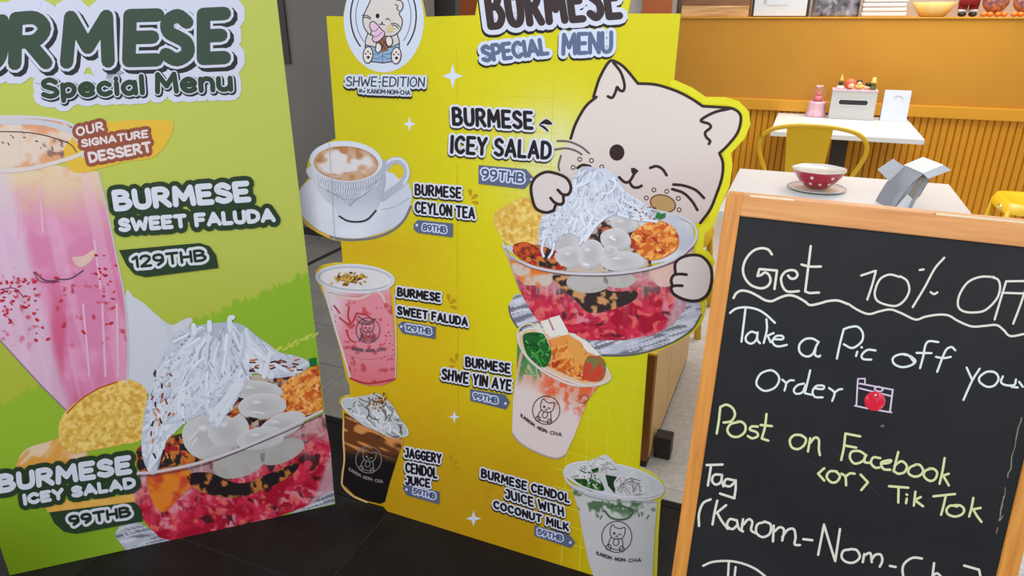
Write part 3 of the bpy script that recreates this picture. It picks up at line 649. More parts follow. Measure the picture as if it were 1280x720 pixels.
T2 = [(BK, 8, (-1, 2.5)), ((210, 220, 240), 8, (0, 0)), ((96, 108, 142), 0, (0, 0))]
p.text('SPECIAL', (603, 79), (688, 69), (600, 56), 5.2, T2, 10, gap=.22); p.text('MENU', (702, 70), (767, 67), (702, 41), 5.2, T2, 10, gap=.22)
pm.append(p.build('printed_heading', None))

def minicat(p, cx, cy, s, c, lvl, ring=True, w_=.9, rot=0):
    a = R_(rot); f = lambda L: [(cx + s * (x * math.cos(a) - y * math.sin(a)), cy + s * (x * math.sin(a) + y * math.cos(a))) for x, y in L]
    if ring: e = p.ell((cx, cy), 1.25 * s, 1.3 * s, rot, 28); p.stroke(e + [e[0]], w_, c, lvl)
    p.stroke(f([(-.55, -.1), (-.62, -.5), (-.5, -.95), (-.2, -.75), (.2, -.72), (.55, -.85), (.62, -.4), (.5, 0), (.2, .15), (-.3, .15), (-.55, -.1)]), w_, c, lvl, True)
    p.stroke(f([(-.45, .1), (-.6, .6), (-.45, 1), (.5, 1.02), (.6, .6), (.42, .05)]), w_, c, lvl, True)
    p.disc(f([(-.25, -.25)])[0], .08 * s + .4, c, lvl); p.stroke(f([(.1, -.2), (.22, -.28), (.34, -.2)]), w_, c, lvl); p.stroke(f([(-.1, 0), (0, -.08), (.1, 0)]), w_, c, lvl)
    for q in (-.55, .55): e = p.ell(f([(q, .95)])[0], .2 * s, .25 * s, rot, 10); p.stroke(e + [e[0]], w_, c, lvl)
    e = p.ell(f([(0, .45)])[0], .24 * s, .3 * s, rot, 10); p.stroke(e + [e[0]], w_, c, lvl)

p = Print(SM)   # emblem
e = [(480 + 50 * math.cos(t), 25 + 65.5 * math.sin(t)) for t in np.linspace(0, 2 * math.pi, 48, endpoint=False)]; p.fill(e, (208, 216, 234), 3)
for rx, ry, w_, c in ((41, 53, 1.8, (44, 46, 58)), (34.5, 45, 1.1, (120, 128, 150))): p.stroke([(479.5 + rx * math.cos(t), 20 + ry * math.sin(t)) for t in np.linspace(-3.4, .75, 30)], w_, c, 4); p.stroke([(479.5 + rx * math.cos(t), 20 + ry * math.sin(t)) for t in np.linspace(2.35, 3.0, 8)], w_, c, 4)
q = lambda s: Z(420, 0, 5.54, s)
OL = (50, 44, 48)
head = q('222,225 195,180 190,120 215,60 240,5 255,-40 280,-90 310,-75 350,-70 400,-50 410,-10 425,0 450,5 466,30 462,60 440,95 462,140 450,200 420,235 380,250 260,245')
p.fill(head, (214, 206, 204), 6, True); p.stroke(head + [head[0]], 1.2, OL, 7, True)
body = q('225,225 205,290 205,370 440,370 440,290 425,235'); p.fill(body, (212, 204, 202), 5); p.stroke(q('225,225 206,280 205,340'), 1.2, OL, 6, True); p.stroke(q('425,235 440,290 438,330'), 1.2, OL, 6, True)
sh_ = q('207,310 270,325 330,335 390,325 440,300 443,370 420,420 330,435 240,425 205,370'); p.fill(sh_, (140, 172, 206), 7); p.stroke(sh_ + [sh_[0]], 1.1, OL, 8)
for s_ in ('225,360 260,375 300,378', '340,378 380,370 420,350', '325,340 325,430', '250,400 300,410', '350,410 400,400', '325,385 300,400', '325,385 350,400'): p.stroke(q(s_), .8, (70, 90, 130), 8)
for (a, b) in ((225, 380), (420, 385)):
    f_ = q(f'{a},{b}')[0]; p.fill(p.ell(f_, 6, 10.3, 4), (226, 218, 214), 9); e = p.ell(f_, 6, 10.3, 4); p.stroke(e + [e[0]], 1.2, OL, 10); p.disc((f_[0] + .4, f_[1] + 3), 2, OL, 10)
    for dx, dy in ((-2.8, -1.4), (0, -4.2), (3, -1.6)): p.disc((f_[0] + dx, f_[1] + dy), 1.1, OL, 10)
cone = q('295,275 340,250 352,270 365,350 325,360'); p.fill(cone, (150, 92, 66), 9); p.stroke(q('300,280 350,345'), .8, OL, 10); p.stroke(q('348,270 320,340'), .8, OL, 10); p.stroke(q('320,265 362,330'), .8, OL, 10)
sw = q('240,160 262,148 290,170 315,200 340,225 335,250 300,285 270,290 255,270 262,250 245,235 250,210 238,190'); p.fill(sw, (222, 190, 214), 10, True); p.stroke(sw + [sw[0]], 1.1, OL, 11, True)
p.stroke(q('245,210 275,215 300,190'), .9, (140, 100, 140), 12, True); p.stroke(q('258,252 290,250 322,222'), .9, (140, 100, 140), 12, True)
for s_ in ('280,330 285,300 305,300 320,320 315,350 295,365 278,350', '350,290 350,262 375,250 395,275 390,310 365,320'): p.fill(q(s_), (224, 216, 212), 11, True); p.stroke(q(s_) + [q(s_)[0]], 1.2, OL, 12, True)
e_ = q('291,110')[0]; p.fill(p.ell(e_, 2.4, 3, 0, 14), (24, 22, 24), 9)
for s_ in ('348,135 362,128 376,142', '305,165 318,170 322,150 325,165 340,172', '185,105 220,108 245,125', '188,122 215,120 240,132', '385,160 420,165 445,185', '390,172 415,178 435,198', '412,30 430,40 425,60 440,75'): p.stroke(q(s_), 1.1, OL, 9, True)
s0 = q('380,200')[0]; p.fill(p.ell(s0, 3.2, 3.2), (214, 196, 120), 9)
for k in range(8): a = k * math.pi / 4; p.stroke([(s0[0] + 4 * math.cos(a), s0[1] + 4 * math.sin(a)), (s0[0] + 6 * math.cos(a), s0[1] + 6 * math.sin(a))], .8, (190, 160, 60), 9)
NAV = (46, 54, 72); EL = [(BK, 6, (-.4, 2.)), ((206, 214, 232), 5.4, (0, 0)), (NAV, 0, (0, 0))]
p.text('SHWE-EDITION', (433, 108), (531.5, 109), (434, 95), 1.7, EL, 14, gap=.2)
p.text('By', (450, 115.5), (458, 116), (450, 111), 1.1, [(BK, 5, (-.4, 2)), ((206, 214, 232), 4, (0, 0)), (NAV, 0, (0, 0))], 14); p.text('KANOM-NOM-CHA', (460, 117), (514, 119), (460, 110.5), 1.2, [(BK, 5, (-.4, 2)), ((206, 214, 232), 4, (0, 0)), (NAV, 0, (0, 0))], 14, gap=.2)
pm.append(p.build('printed_emblem', None))

# the cat that peeks over the bowl
p = Print(SM); k5 = lambda s: Z(680, 60, 3.273, s); CB = (52, 36, 34)
H = '640,715 680,660 705,600 728,530 732,470 720,430 750,400 790,350 805,300 800,265 770,245 720,242 650,238 600,205 540,175 460,150 385,145 330,80 290,52 270,52 250,80 225,130 205,195 170,240 130,310 110,370 70,430 55,480 60,560 100,640 300,715'
rim = out[[i for i, q_ in enumerate(out) if abs(q_[0] - 842) < .5][0]:][:18]
p.stroke(rim, 9, (226, 222, 40), 2.5)
p.raster(k5(H), lambda x, y: mix((222, 211, 205), (206, 192, 188), ss(150, 280, y)), 4, 3)
for s_ in ('110,370 130,310 170,240 215,200', '203,200 225,130 250,80 270,54 290,54 330,80 385,145', '385,145 460,150 540,175 600,205 650,238', '650,238 720,242 770,247 800,267 805,300 790,350 750,400 718,430', '718,430 732,470 728,530 705,600 680,660 640,715',
           '285,60 315,100 330,150 325,175 310,172 300,160 293,180 280,203 262,198', '760,248 700,262 650,288 645,300 675,310 682,325 660,345 665,365 680,380 675,392',
           '435,490 460,483 485,495 502,520', '367,520 350,545 330,548 308,528', '350,548 365,568 385,570 400,563', '530,558 570,562 620,580 655,613', '525,577 570,592 605,625 628,662', '138,490 160,478 190,484'): p.stroke(k5(s_), 3.6 if s_[0] not in '1' else 3.6, CB, 6, True)
for s_ in ('55,380 100,382 150,402 185,430', '45,415 90,410 130,420 155,435', '70,440 60,480 64,500'): p.stroke(k5(s_), 2.6, (110, 98, 96), 6, True)
p.fill(p.ell(k5('299,427')[0], 9.4, 10.2), CB, 6); p.fill(k5('356,490 372,490 388,502 380,512 368,524 358,508'), CB, 6)
for s_ in ('147,455', '195,460', '237,486', '120,488', '450,580', '503,586', '419,613', '550,615', '553,661'): e = p.ell(k5(s_)[0], 2.5, 2.5, 0, 12); p.stroke(e + [e[0]], 1.3, (90, 60, 40), 6)
c_ = k5('487,636')[0]; p.fill(p.ell(c_, 16, 10.6, 15), (182, 146, 96), 6); e = p.ell(c_, 16, 10.6, 15); p.stroke(e + [e[0]], 1.6, (110, 74, 50), 7)
pm.append(p.build('printed_cat', None))

# salad bowl
p = Print(SM); b6 = lambda s: Z(600, 200, 2.88, s)
plp = b6('105,520 112,560 140,605 200,650 280,680 400,700 550,700 680,662 760,612 797,555 795,515 740,505 300,520 130,480'); p.raster(plp, plate, 7, 1.6)
p.stroke(b6('105,525 112,560 140,605 200,650 280,682 400,700 550,700 680,662 760,612 797,555'), 2, (96, 94, 106), 9, True)
p.raster(b6('150,300 330,180 560,160 700,192 765,230 775,300 700,360 400,410 180,380 85,310'), lambda x, y: mix((214, 216, 224), (190, 194, 206), ss(.3, .7, fb(x, y, 20, 7))), 8, 2.)
bwl = b6('85,300 110,342 180,378 280,400 380,408 500,405 620,385 710,350 772,300 765,430 740,530 700,590 620,630 520,648 400,648 300,625 215,585 175,530 140,460 110,380'); 
p.raster(bwl, glassy(b6('85,300 110,342 180,378 280,400 380,408 500,405 620,385 710,350 778,300'), red_food, 5), 9, 1.2)
p.raster(b6('110,360 180,385 260,405 250,450 200,450 150,440'), lambda x, y: mix((206, 190, 176), (226, 122, 52), ss(.42, .6, fb(x, y, 12, 5))), 10, 1.6, True)
p.raster(b6('260,420 350,420 470,470 560,470 560,500 500,530 400,550 340,500'), lambda x, y: mix((54, 44, 44), (206, 150, 100), ss(.52, .62, fb(x, y, 8, 5))), 10, 1.5, True)
for a in ('390,440 78 38 0', '500,430 60 30 0'): 
    c4 = a.split(' '); cc = b6(c4[0])[0]; p.raster(p.ell(cc, float(c4[1]) / 2.88, float(c4[2]) / 2.88), lambda x, y: mix((176, 172, 170), (196, 190, 188), fb(x, y, 12, 6)), 10.5, 1.8)
p.raster(b6('620,400 700,370 760,330 755,400 690,450 640,450'), lambda x, y: mix((214, 176, 160), (226, 190, 190), fb(x, y, 8, 5)), 10, 1.8, True)
p.raster(b6('230,330 280,280 400,220 560,210 600,260 620,380 500,402 380,405 280,398'), lambda x, y: mix((200, 184, 170), mix((56, 44, 48), (196, 104, 60), ss(.5, .6, fb(x, y, 5, 8))), ss(.46, .56, fb(x, y, 12, 9))), 9.8, 1.4)
p.raster(b6('120,320 180,300 260,320 310,350 300,395 200,380 140,350'), bits, 11, 1.4, True)
p.raster(b6('55,235 50,205 65,180 120,150 160,135 225,160 240,200 225,260 205,300 150,312 90,296 72,262'), crumb, 12, 1.4, True)
p.raster(b6('120,315 130,300 170,295 215,320 190,345 140,345'), lambda x, y: mix((214, 92, 44), (130, 50, 30), ss(.4, .6, fb(x, y, 5, 4))), 13, 1.4, True)
p.raster(b6('545,270 580,238 630,215 690,235 716,275 710,320 660,352 610,360 570,335 545,305'), fry, 12, 1.4, True)
for s_ in ('300,300 60 70 0', '330,350 60 38 0', '520,230 50 30 10', '490,288 56 40 12', '515,365 80 36 0', '400,340 46 54 20', '470,330 30 20 0'):
    c4 = s_.split(' '); cc = b6(c4[0])[0]; rx, ry = float(c4[1]) / 2.88, float(c4[2]) / 2.88
    p.raster(p.ell(cc, rx, ry, float(c4[3])), lambda x, y, a=cc, rx=rx, ry=ry: ballf(a[0], a[1], rx, ry)(x, y), 10.6 + .6 * int(p.__dict__.setdefault('bn', 0)), 1.3); p.bn += 1; p.stroke(p.ell(cc, rx, ry, float(c4[3]))[14:26], 1., (220, 220, 226), 11.2 + .6 * p.bn)
for s_ in ('375,372 392,378', '470,278 488,286'): p.stroke(b6(s_), 2, (242, 243, 248), 15.8)
hm = b6('350,42 380,22 420,28 460,32 495,60 520,105 555,135 600,160 640,190 620,215 560,212 520,200 470,200 440,215 400,260 365,290 345,270 300,262 270,300 255,320 245,300 240,262 222,290 212,270 225,205 250,170 285,150 310,115 330,80')
p.raster(hm, lambda x, y: mix((204, 211, 227), (176, 184, 204), ss(.4, .7, fb(x, y, 12, 12))), 16, 1.5, True)
strands(p, hm, 60, 1.1, 30, [(150, 158, 180), (168, 176, 196)], 17, 18, away(748, 196), .3); strands(p, hm, 170, 2.6, 50, NOOD, 17.6, 8, away(748, 190), .36)
for s_ in ('445,210 400,250 362,300', '460,200 420,235 380,290', '500,195 560,210 640,220', '235,280 225,320 232,345', '270,300 262,330 250,350'): p.stroke(b6(s_), 3, (224, 229, 242), 21, True)
rr = random.Random(9)
for k in range(22): a, b = b6(f'{rr.uniform(540,640)},{rr.uniform(165,215)}')[0]; p.stroke([(a, b), (a + rr.uniform(1, 3), b + rr.uniform(-1, 2))], 1.3, rr.choice([(120, 50, 50), (70, 50, 60), (200, 120, 70)]), 21)
p.fill(b6('632,205 640,185 655,192 670,188 668,205 650,212'), (40, 120, 60), 21)
p.stroke(b6('85,300 110,342 180,378 280,400 380,408 500,405 620,385 710,350 765,305 782,262 765,225 720,200'), 3.2, (206, 204, 214), 22, True)
p.stroke(b6('92,316 120,350 190,387 290,407 390,415 500,412 620,392 712,358 770,308'), .9, (126, 96, 110), 23, True)
for (o_, ls) in (('190,130 188,90 205,60 240,42 280,48 315,65 330,95 320,122 303,130 302,152 285,160 268,180 240,187 205,175', ('268,180 240,187 205,172 190,130 188,90 205,60 240,42 280,48 315,65 330,95 322,120 300,122 283,106', '302,124 303,150 290,158 270,150 257,135', '276,158 268,180')),
                 ('725,350 760,340 800,345 830,380 835,430 820,480 785,503 740,500 700,480 690,455 693,430 702,408 705,370', ('705,405 705,370 725,350 760,340 800,345 830,380 835,430 820,480 785,503 740,500 700,480 690,458 703,450 730,450', '695,452 690,430 700,412 722,408 745,410'))):
    p.fill(b6(o_), (216, 206, 204), 24, True)
    for s_ in ls: p.stroke(b6(s_), 3.7, CB, 25, True)
pm.append(p.build('printed_salad_bowl', None))

# coffee cup and saucer
p = Print(SM); c8 = lambda s: Z(370, 160, 4.8, s)
sa = c8('8,450 15,390 50,340 100,300 160,290 560,250 620,270 670,320 695,390 690,450 650,540 580,600 480,640 370,662 260,655 200,640 120,600 50,540 15,490'); p.raster(sa, lambda x, y: mix((200, 206, 222), (220, 224, 236), ss(.3, .7, fb(x, y, 50, 2))), 4, 2.5, True)
p.stroke(c8('200,650 280,668 370,670 480,655 580,615 650,550 690,470'), 3, (120, 116, 124), 5, True); p.stroke(c8('8,450 20,510 80,590 200,650'), 2.2, (222, 176, 96), 5, True); p.stroke(c8('510,490 600,470 680,420'), 1.2, (170, 178, 194), 5, True)
cup = c8('88,230 110,330 150,400 200,450 235,480 262,525 310,552 370,560 430,545 480,495 500,460 515,420 540,330 535,240 520,190')
def cupf(x, y):
    X = (x - 370) * 4.8; Y = (y - 160) * 4.8
    return mix((208, 213, 226), (160, 166, 182), ss(560, 380, Y) * ss(90, 260, X) * .55 + ss(440, 560, X) * .25)
p.raster(cup, cupf, 7, 1.1, True); rr = random.Random(12); cpoly = cup
for k in range(26):
    for dr in (-1, 1):
        X0 = 130 + k * 15.2; pts = [(X0 + dr * 5 * math.sin(t * 3.0) + (330 - X0) * .05 * t * t, 334 - ((X0 - 300) / 215.) ** 2 * 62 + t * 36) for t in np.linspace(0, 3.9 - abs(X0 - 350) / 110., 14)]
        p.stroke([(370 + a / 4.8, 160 + b / 4.8) for a, b in pts], .75, (142, 149, 166) if dr > 0 else (224, 228, 238), 7.7 + .2 * dr)
p.stroke(c8('262,528 310,555 370,562 430,548 482,495'), 2.4, (56, 58, 62), 9.2, True)
p.stroke(c8('540,235 575,200 620,195 655,225 665,280 640,330 580,375 520,420'), 9, (176, 180, 194), 6, True); p.stroke(c8('535,215 575,190 625,185 665,220 675,280 650,335'), 3, (212, 216, 228), 7, True)
p.fill(c8('552,262 580,225 620,218 645,240 648,275 620,305 585,270'), (214, 194, 30), 6.5, True)
rimc = [(c8('303,200')[0][0] + 45.5 * math.cos(t) - 3 * math.sin(t), c8('303,200')[0][1] + 3.5 * math.cos(t) + 25.5 * math.sin(t)) for t in np.linspace(0, 2 * math.pi, 36, endpoint=False)]
p.fill(rimc, (212, 217, 230), 9.6)
c0 = c8('303,212')[0]; lat = [(c0[0] + 40.5 * math.cos(t) - 2.6 * math.sin(t), c0[1] + 3 * math.cos(t) + 21.5 * math.sin(t)) for t in np.linspace(0, 2 * math.pi, 36, endpoint=False)]
p.raster(lat, lambda x, y: mix(mix((178, 122, 80), (200, 162, 132), ss(.3, .6, fb(x, y, 10, 4))), (218, 214, 216), ss(.43, .56, fb(x + 13, y * 1.6, 24, 5)) * ss(1., .7, np.hypot((x - c0[0]) / 41, (y - c0[1]) / 22))), 10, 1.2)
pm.append(p.build('printed_coffee_cup', None))
def cupimg(rim_c, rx, ry, rot, body, bodyf, rimf, logo_, txt, tw, name, extra=None, rimcol=(206, 208, 218)):
    p = Print(SM); p.raster(body, bodyf, 11, 1.3); e = p.ell(rim_c, rx, ry, rot, 36); p.fill(e, rimcol, 12.5); p.raster(p.ell(rim_c, rx * .92, ry * .8, rot, 32), rimf, 13, 1.2)
    p.stroke(e + [e[0]], 1.5, (224, 226, 234), 14)
    if extra: extra(p)
    lc = logo_[3]; minicat(p, logo_[0], logo_[1], logo_[2], lc, 22, rot=logo_[4], w_=1.0)
    [p.text(a_, b_[0], b_[1], (b_[0][0] + .3, b_[0][1] - tw[3]), 1., [(lc, 0, (0, 0))], 22, gap=.24) for a_, b_ in zip(('KANOM', '-NOM-', 'CHA'), ((tw[0][0], tw[0][1]), (tw[1][0], tw[1][1]), (tw[2][0], tw[2][1])))]
    pm.append(p.build(name, None))
# pink faluda cup
f3 = lambda s: Z(390, 320, 4.235, s)
def pinkb(x, y):
    c = mix((222, 204, 214), (226, 140, 156), ss(410, 440, x + (y - 400) * .25)); c = mix(c, (214, 96, 106), ss(430, 485, y) * .6 + 0 * x); c = mix(c, (226, 214, 214), ss(372, 350, y))
    return mix(c, (186, 60, 64), ss(.64, .72, fb(x, y, 7, 5)) * ss(372, 382, y) * .7)
def ex1(p):
    rr = random.Random(2)
    p.stroke(p.ell(f3('232,118')[0], 45, 14, 3)[2:34], 1., (170, 176, 190), 15, True)
    for k in range(90): a, b = f3(f'{rr.gauss(205,36)},{rr.gauss(118,13)}')[0]; p.fill(p.ell((a, b), 2.6, 1.5, rr.uniform(0, 180), 7), rr.choice([(190, 150, 60), (214, 178, 90), (96, 66, 40), (168, 118, 44)]), 16 + k % 4)
    for s_ in ('200,265 195,320 215,350 240,300', '150,325 190,355 210,350', '185,390 205,440 235,455', '120,260 150,300', '240,300 290,310 330,340'): p.stroke(f3(s_), 2., (188, 56, 62), 16, True)
    for s_ in ('250,350 300,360 330,345', '245,315 300,345 340,330', '260,380 265,420 250,450'): p.stroke(f3(s_), 1.4, (96, 72, 84), 17, True)
    p.stroke(f3('130,210 250,225 330,190 370,200 390,240'), 3, (226, 190, 180), 15, True); p.stroke(f3('90,190 220,210 400,180'), 1, (170, 172, 184), 15, True)
    p.stroke(f3('185,520 300,545 440,520'), .8, (190, 120, 140), 15, True)
    for k in range(14): a, b = f3(f'{rr.uniform(385,430)},{rr.uniform(360,560)}')[0]; p.disc((a, b), .9, (190, 60, 80), 16, 8)
    p.stroke(f3('62,160 90,250 130,390 165,500 205,640'), 2.2, (216, 214, 224), 15, True); p.stroke(f3('440,200 448,400 446,640'), 1.6, (214, 190, 204), 15, True)
    p.stroke(f3('205,645 300,672 440,650'), 2.2, (180, 52, 60), 15, True)
cupimg(f3('232,118')[0], 49, 17.5, 3, f3('62,150 90,250 130,390 165,500 205,640 230,665 300,685 380,682 440,655 442,560 430,330 415,170'), pinkb,
       lambda x, y: mix((214, 214, 222), (232, 226, 226), fb(x, y, 8, 3)), (461, 412, 12, (104, 80, 92), 0), '', (((441, 437), (455, 439.5)), ((456.5, 439.5), (470.5, 439.5)), ((472, 439), (483, 437)), 4.6), 'printed_pink_drink', ex1)
# jaggery cendol cup
f4 = lambda s: Z(415, 480, 4.5, s)
def darkb(x, y):
    t = ss(555, 575, y - (x - 430) * .1); yy = (y - (x - 430) * .42) / 4.5
    return mix(mix((110, 62, 34), (214, 146, 84), ss(.55, .75, vn(yy * 1.1, (x + y) / 26., 4))), (26, 22, 24), np.clip(t + ss(.5, .7, fb(x, y, 15, 4)) * .5, 0, 1))
def ex2(p):
    hp = f4('85,110 140,70 200,62 250,48 300,75 345,120 375,170 405,230 410,290 340,300 260,262 180,230 100,160')
    p.fill(hp, (196, 200, 206), 15, True); strands(p, hp, 70, 2., 14, [(226, 228, 232), (206, 208, 212), (150, 150, 152), (110, 104, 100), (232, 234, 238)], 16, 5, lambda a, b: .7)
    rr = random.Random(6)
    for k in range(60): a, b = f4(f'{rr.gauss(278,26)},{rr.gauss(95,20)}')[0]; p.disc((a, b), rr.uniform(.8, 1.5), rr.choice([(206, 140, 60), (150, 92, 36), (96, 60, 30)]), 20, 6)
    p.stroke(f4('68,200 66,300 72,420 60,520 65,575 125,630 200,662'), 2, (230, 190, 130), 12, True)
cupimg(f4('245,185')[0], 46, 14, 27, f4('72,160 70,300 78,420 62,560 130,625 200,655 275,672 300,660 325,560 365,430 405,310 300,270 160,210'), darkb, lambda x, y: mix((186, 194, 206), (206, 210, 218), fb(x, y, 8, 3)),
       (462, 573.5, 12.8, (136, 130, 130), 12), '', (((437, 587), (452, 596)), ((453.5, 597), (468, 601)), ((469.5, 601.5), (480, 603)), 4.4), 'printed_dark_drink', ex2, (186, 196, 212))
# shwe yin aye cup
f5 = lambda s: Z(540, 390, 3.6, s)
def shweb(x, y):
    d = y - (x - 650) * .42; c = mix((222, 168, 150), (224, 208, 208), ss(466, 492, d + 6 * fb(x, y, 8, 3))); c = mix(c, (226, 104, 66), ss(500, 470, d) * ss(.4, .6, fb(x, y, 6, 5)) * ss(668, 690, x))
    return mix(c, (78, 140, 78), ss(.5, .62, vn((x + y * .2) / 3., y / 30., 6)) * ss(686, 668, x) * ss(485, 460, y))
def ex3(p):
    tp = f5('410,110 440,90 500,95 520,130 540,180 520,240 480,240 430,190'); p.fill(tp, (40, 96, 46), 15, True); strands(p, tp, 34, 2.6, 22, [(62, 150, 66), (34, 104, 44), (86, 170, 84), (24, 80, 36)], 16, 5)
    p.fill(f5('455,60 480,45 510,100 540,120 610,90 645,95 760,190 700,180 640,130 560,140 480,90'), (222, 218, 208), 15)
    for s_ in ('490,40 525,30 545,80 575,100 540,115 515,95', '530,25 575,12 615,85 605,110 560,95', '648,100 700,130 765,195 740,190 690,165 660,140'): p.fill(f5(s_), (232, 228, 218), 16)
    p.stroke(f5('530,28 548,78'), .8, (180, 170, 150), 17)
    p.raster(f5('530,125 610,100 670,130 700,180 770,210 780,260 740,310 680,310 600,275 520,240 545,200'), fry, 16, 1.3); p.fill(f5('532,122 608,98 612,125 600,150 540,150'), (232, 150, 70), 18)
    p.fill(f5('615,95 675,140 690,185 650,270 640,200 612,150'), (228, 160, 80), 18)
    p.raster(f5('700,200 760,200 785,240 770,300 720,310 680,280'), lambda x, y: mix((206, 70, 50), (130, 120, 70), ss(.45, .6, fb(x, y, 6, 5))), 18, 1.3, True)
    strands(p, f5('400,180 440,200 500,270 500,290 420,290 440,370 410,330'), 18, 1.6, 20, [(90, 150, 90), (50, 110, 60), (150, 190, 150)], 14, 7, lambda a, b: 1.3)
    e = f5('388,90 400,150 450,220 540,285 640,325 740,325 800,300 798,270'); p.stroke(e, 3.2, (222, 206, 200), 19, True); p.stroke(f5('388,92 395,70 430,50 470,55'), 2.2, (224, 206, 160), 19, True)
    p.stroke(f5('365,545 400,588 480,632 560,656 602,640'), 2, (180, 160, 150), 14, True); e = p.ell(f5('685,388')[0], 6, 4.5, -30); p.stroke(e + [e[0]], .9, (120, 90, 80), 19)
cupimg(f5('595,200')[0], 62, 25, 27, f5('386,120 382,280 366,400 362,540 400,590 480,635 560,658 600,642 640,560 700,400 760,320 700,300 560,280'), shweb, lambda x, y: mix((226, 150, 100), (232, 200, 190), fb(x, y, 8, 3)),
       (683.5, 511.5, 13.6, (70, 52, 52), 14), '', (((651.5, 520), (669, 533.5)), ((671, 535), (686, 541.5)), ((688, 542), (703, 544.5)), 5), 'printed_milky_orange_drink', ex3, (226, 196, 160))
# cendol with coconut milk
f6 = lambda s: Z(560, 550, 4.236, s)
def cenb(x, y): return mix(mix((196, 198, 198), (208, 206, 210), fb(x, y, 20, 3)), (86, 116, 84), ss(.52, .68, fb(x, y * 1.2, 9, 8)) * ss(652, 636, y) )
def ex4(p):
    p.raster(f6('660,180 740,150 800,200 830,260 780,260 700,230'), lambda x, y: mix((30, 70, 34), (96, 150, 80), ss(.45, .6, fb(x, y, 5, 5))), 15, 1.2, True)
    for s_ in ('640,190 700,130 790,90 840,75 890,120 900,160 840,180 800,170 740,200', '880,220 920,185 990,190 1040,230 1040,290 960,295 900,270'): p.fill(f6(s_), (210, 210, 212), 16, True); strands(p, f6(s_), 26, 1.6, 16, [(226, 226, 230), (180, 180, 182), (150, 152, 152)], 17, 4)
    p.fill(f6('835,180 895,190 885,280 850,240'), (34, 56, 36), 16); p.fill(f6('760,150 800,140 800,160 770,170'), (40, 70, 40), 21); strands(p, f6('690,150 800,110 830,180 800,260 740,220'), 22, 1.8, 14, [(220, 222, 224), (40, 80, 44), (206, 208, 210)], 18, 9, lambda a, b: 1.1)
    for s_ in ('930,230 970,215 1010,230 1020,265', '915,240 960,200 1020,210'): p.stroke(f6(s_), 1.2, (120, 120, 122), 20, True)
    p.stroke(f6('830,370 870,410 940,415 980,380 940,350 870,345'), 2.4, (70, 100, 70), 16, True); p.stroke(f6('615,165 640,220 720,265 860,295 1000,310 1100,300 1140,270 1140,240'), 3, (206, 208, 216), 19, True)
    p.stroke(f6('650,240 740,290 900,320 1090,325'), 1.2, (150, 158, 156), 19, True)
    for k in range(12): rr = random.Random(k); a = rr.uniform(740, 1080); b = rr.uniform(310, 400); q_ = f6(f'{a},{b}')[0]; p.stroke([q_, (q_[0] + rr.uniform(-3, 5), q_[1] + 4)], 2, (96, 126, 96), 15)
    p.stroke(out[[i for i, z in enumerate(out) if abs(z[0] - 799) < .5][0]:][:7], 3.4, (212, 206, 60), 5)
cupimg(f6('878,205')[0], 62.5, 19.5, 11, f6('650,230 690,360 720,520 745,640 790,770 850,800 1070,796 1085,720 1095,500 1110,320 900,300'), cenb, lambda x, y: mix((196, 200, 206), (212, 214, 218), fb(x, y, 8, 3)),
       (771.5, 669.5, 15, (64, 60, 62), 8), '', (((746, 692), (765, 699)), ((767, 699.5), (784, 701.5)), ((786, 701.5), (802, 701)), 5), 'printed_green_milk_drink', ex4)
p = Print(SM)     # seams of the printed film
p.stroke([(412.5, 178), (419.5, 300)], .8, (200, 200, 190), 24); p.stroke([(571, 60), (572, 132)], .6, (190, 182, 20), 2.4); p.stroke([(571.5, 205), (573, 560)], .6, (190, 160, 20), 2.4)
pm.append(p.build('film_seam', None))
pm.append(strut(SM, .35, .75, .26)); adopt(pm, rootM)

# ============================================================ CHALKBOARD A-FRAME
dC = -(RX * (-1366 - 640) / FPX - UP * (20 - 360) / FPX + FW); dC /= np.linalg.norm(dC)
uC = -(RX * (251 - 640) / FPX - UP * (5042 - 360) / FPX + FW); uC -= dC * (uC @ dC); uC /= np.linalg.norm(uC)
HC = 1.10; TLc = floor_pt(908, 243, HC); nC = np.cross(dC, uC); nC = nC if nC @ (CAM - TLc) > 0 else -nC
SC = Sheet(TLc - nC * .006, dC, uC, 1)
fr = TLc; wC = .548; hC = HC / uC[2]
gC = thing('chalkboard_sign', 'pine A-frame chalkboard with handwritten discount offer, rightmost of the signs', 'sign', tuple(TLc - uC * hC))
MC = Matrix(((dC[0], uC[0], nC[0], TLc[0]), (dC[1], uC[1], nC[1], TLc[1]), (dC[2], uC[2], nC[2], TLc[2]), (0, 0, 0, 1)))   # local x right, y up the board, z out
pc = []
def cbx(name, x0, x1, y0, y1, z0, z1, m, bev=.002, M_=MC):
    b = bx(bmesh.new(), x0, x1, y0, y1, z0, z1); me = bpy.data.meshes.new(name)
    bmesh.ops.bevel(b, geom=b.edges[:], offset=bev, segments=2, affect='EDGES'); b.to_mesh(me); b.free()
    me.transform(M_); o = link(name, me, M[m]); pc.append(o); return o
def cb_local(name, x0, x1, y0, y1, z0, z1, m, bev=.0015, M_=MC):
    # object keeps its own axes so that the wood grain runs along the piece
    b = bx(bmesh.new(), x0, x1, y0, y1, z0, z1); bmesh.ops.bevel(b, geom=b.edges[:], offset=bev, segments=2, affect='EDGES')
    me = bpy.data.meshes.new(name); b.to_mesh(me); b.free(); o = link(name, me, M[m], gC)
    o.matrix_local = Matrix.Translation(-Vector(gC.location)) @ M_; return o
M['pine'].node_tree.nodes['Mapping'].inputs['Scale'].default_value = (26, 1.6, 26)
S_ = .028
cb_local('frame_stile', 0, S_, -hC + .004, 0, -.018, 0, 'pine'); cb_local('frame_stile', wC - S_, wC, -hC + .004, 0, -.018, 0, 'pine')
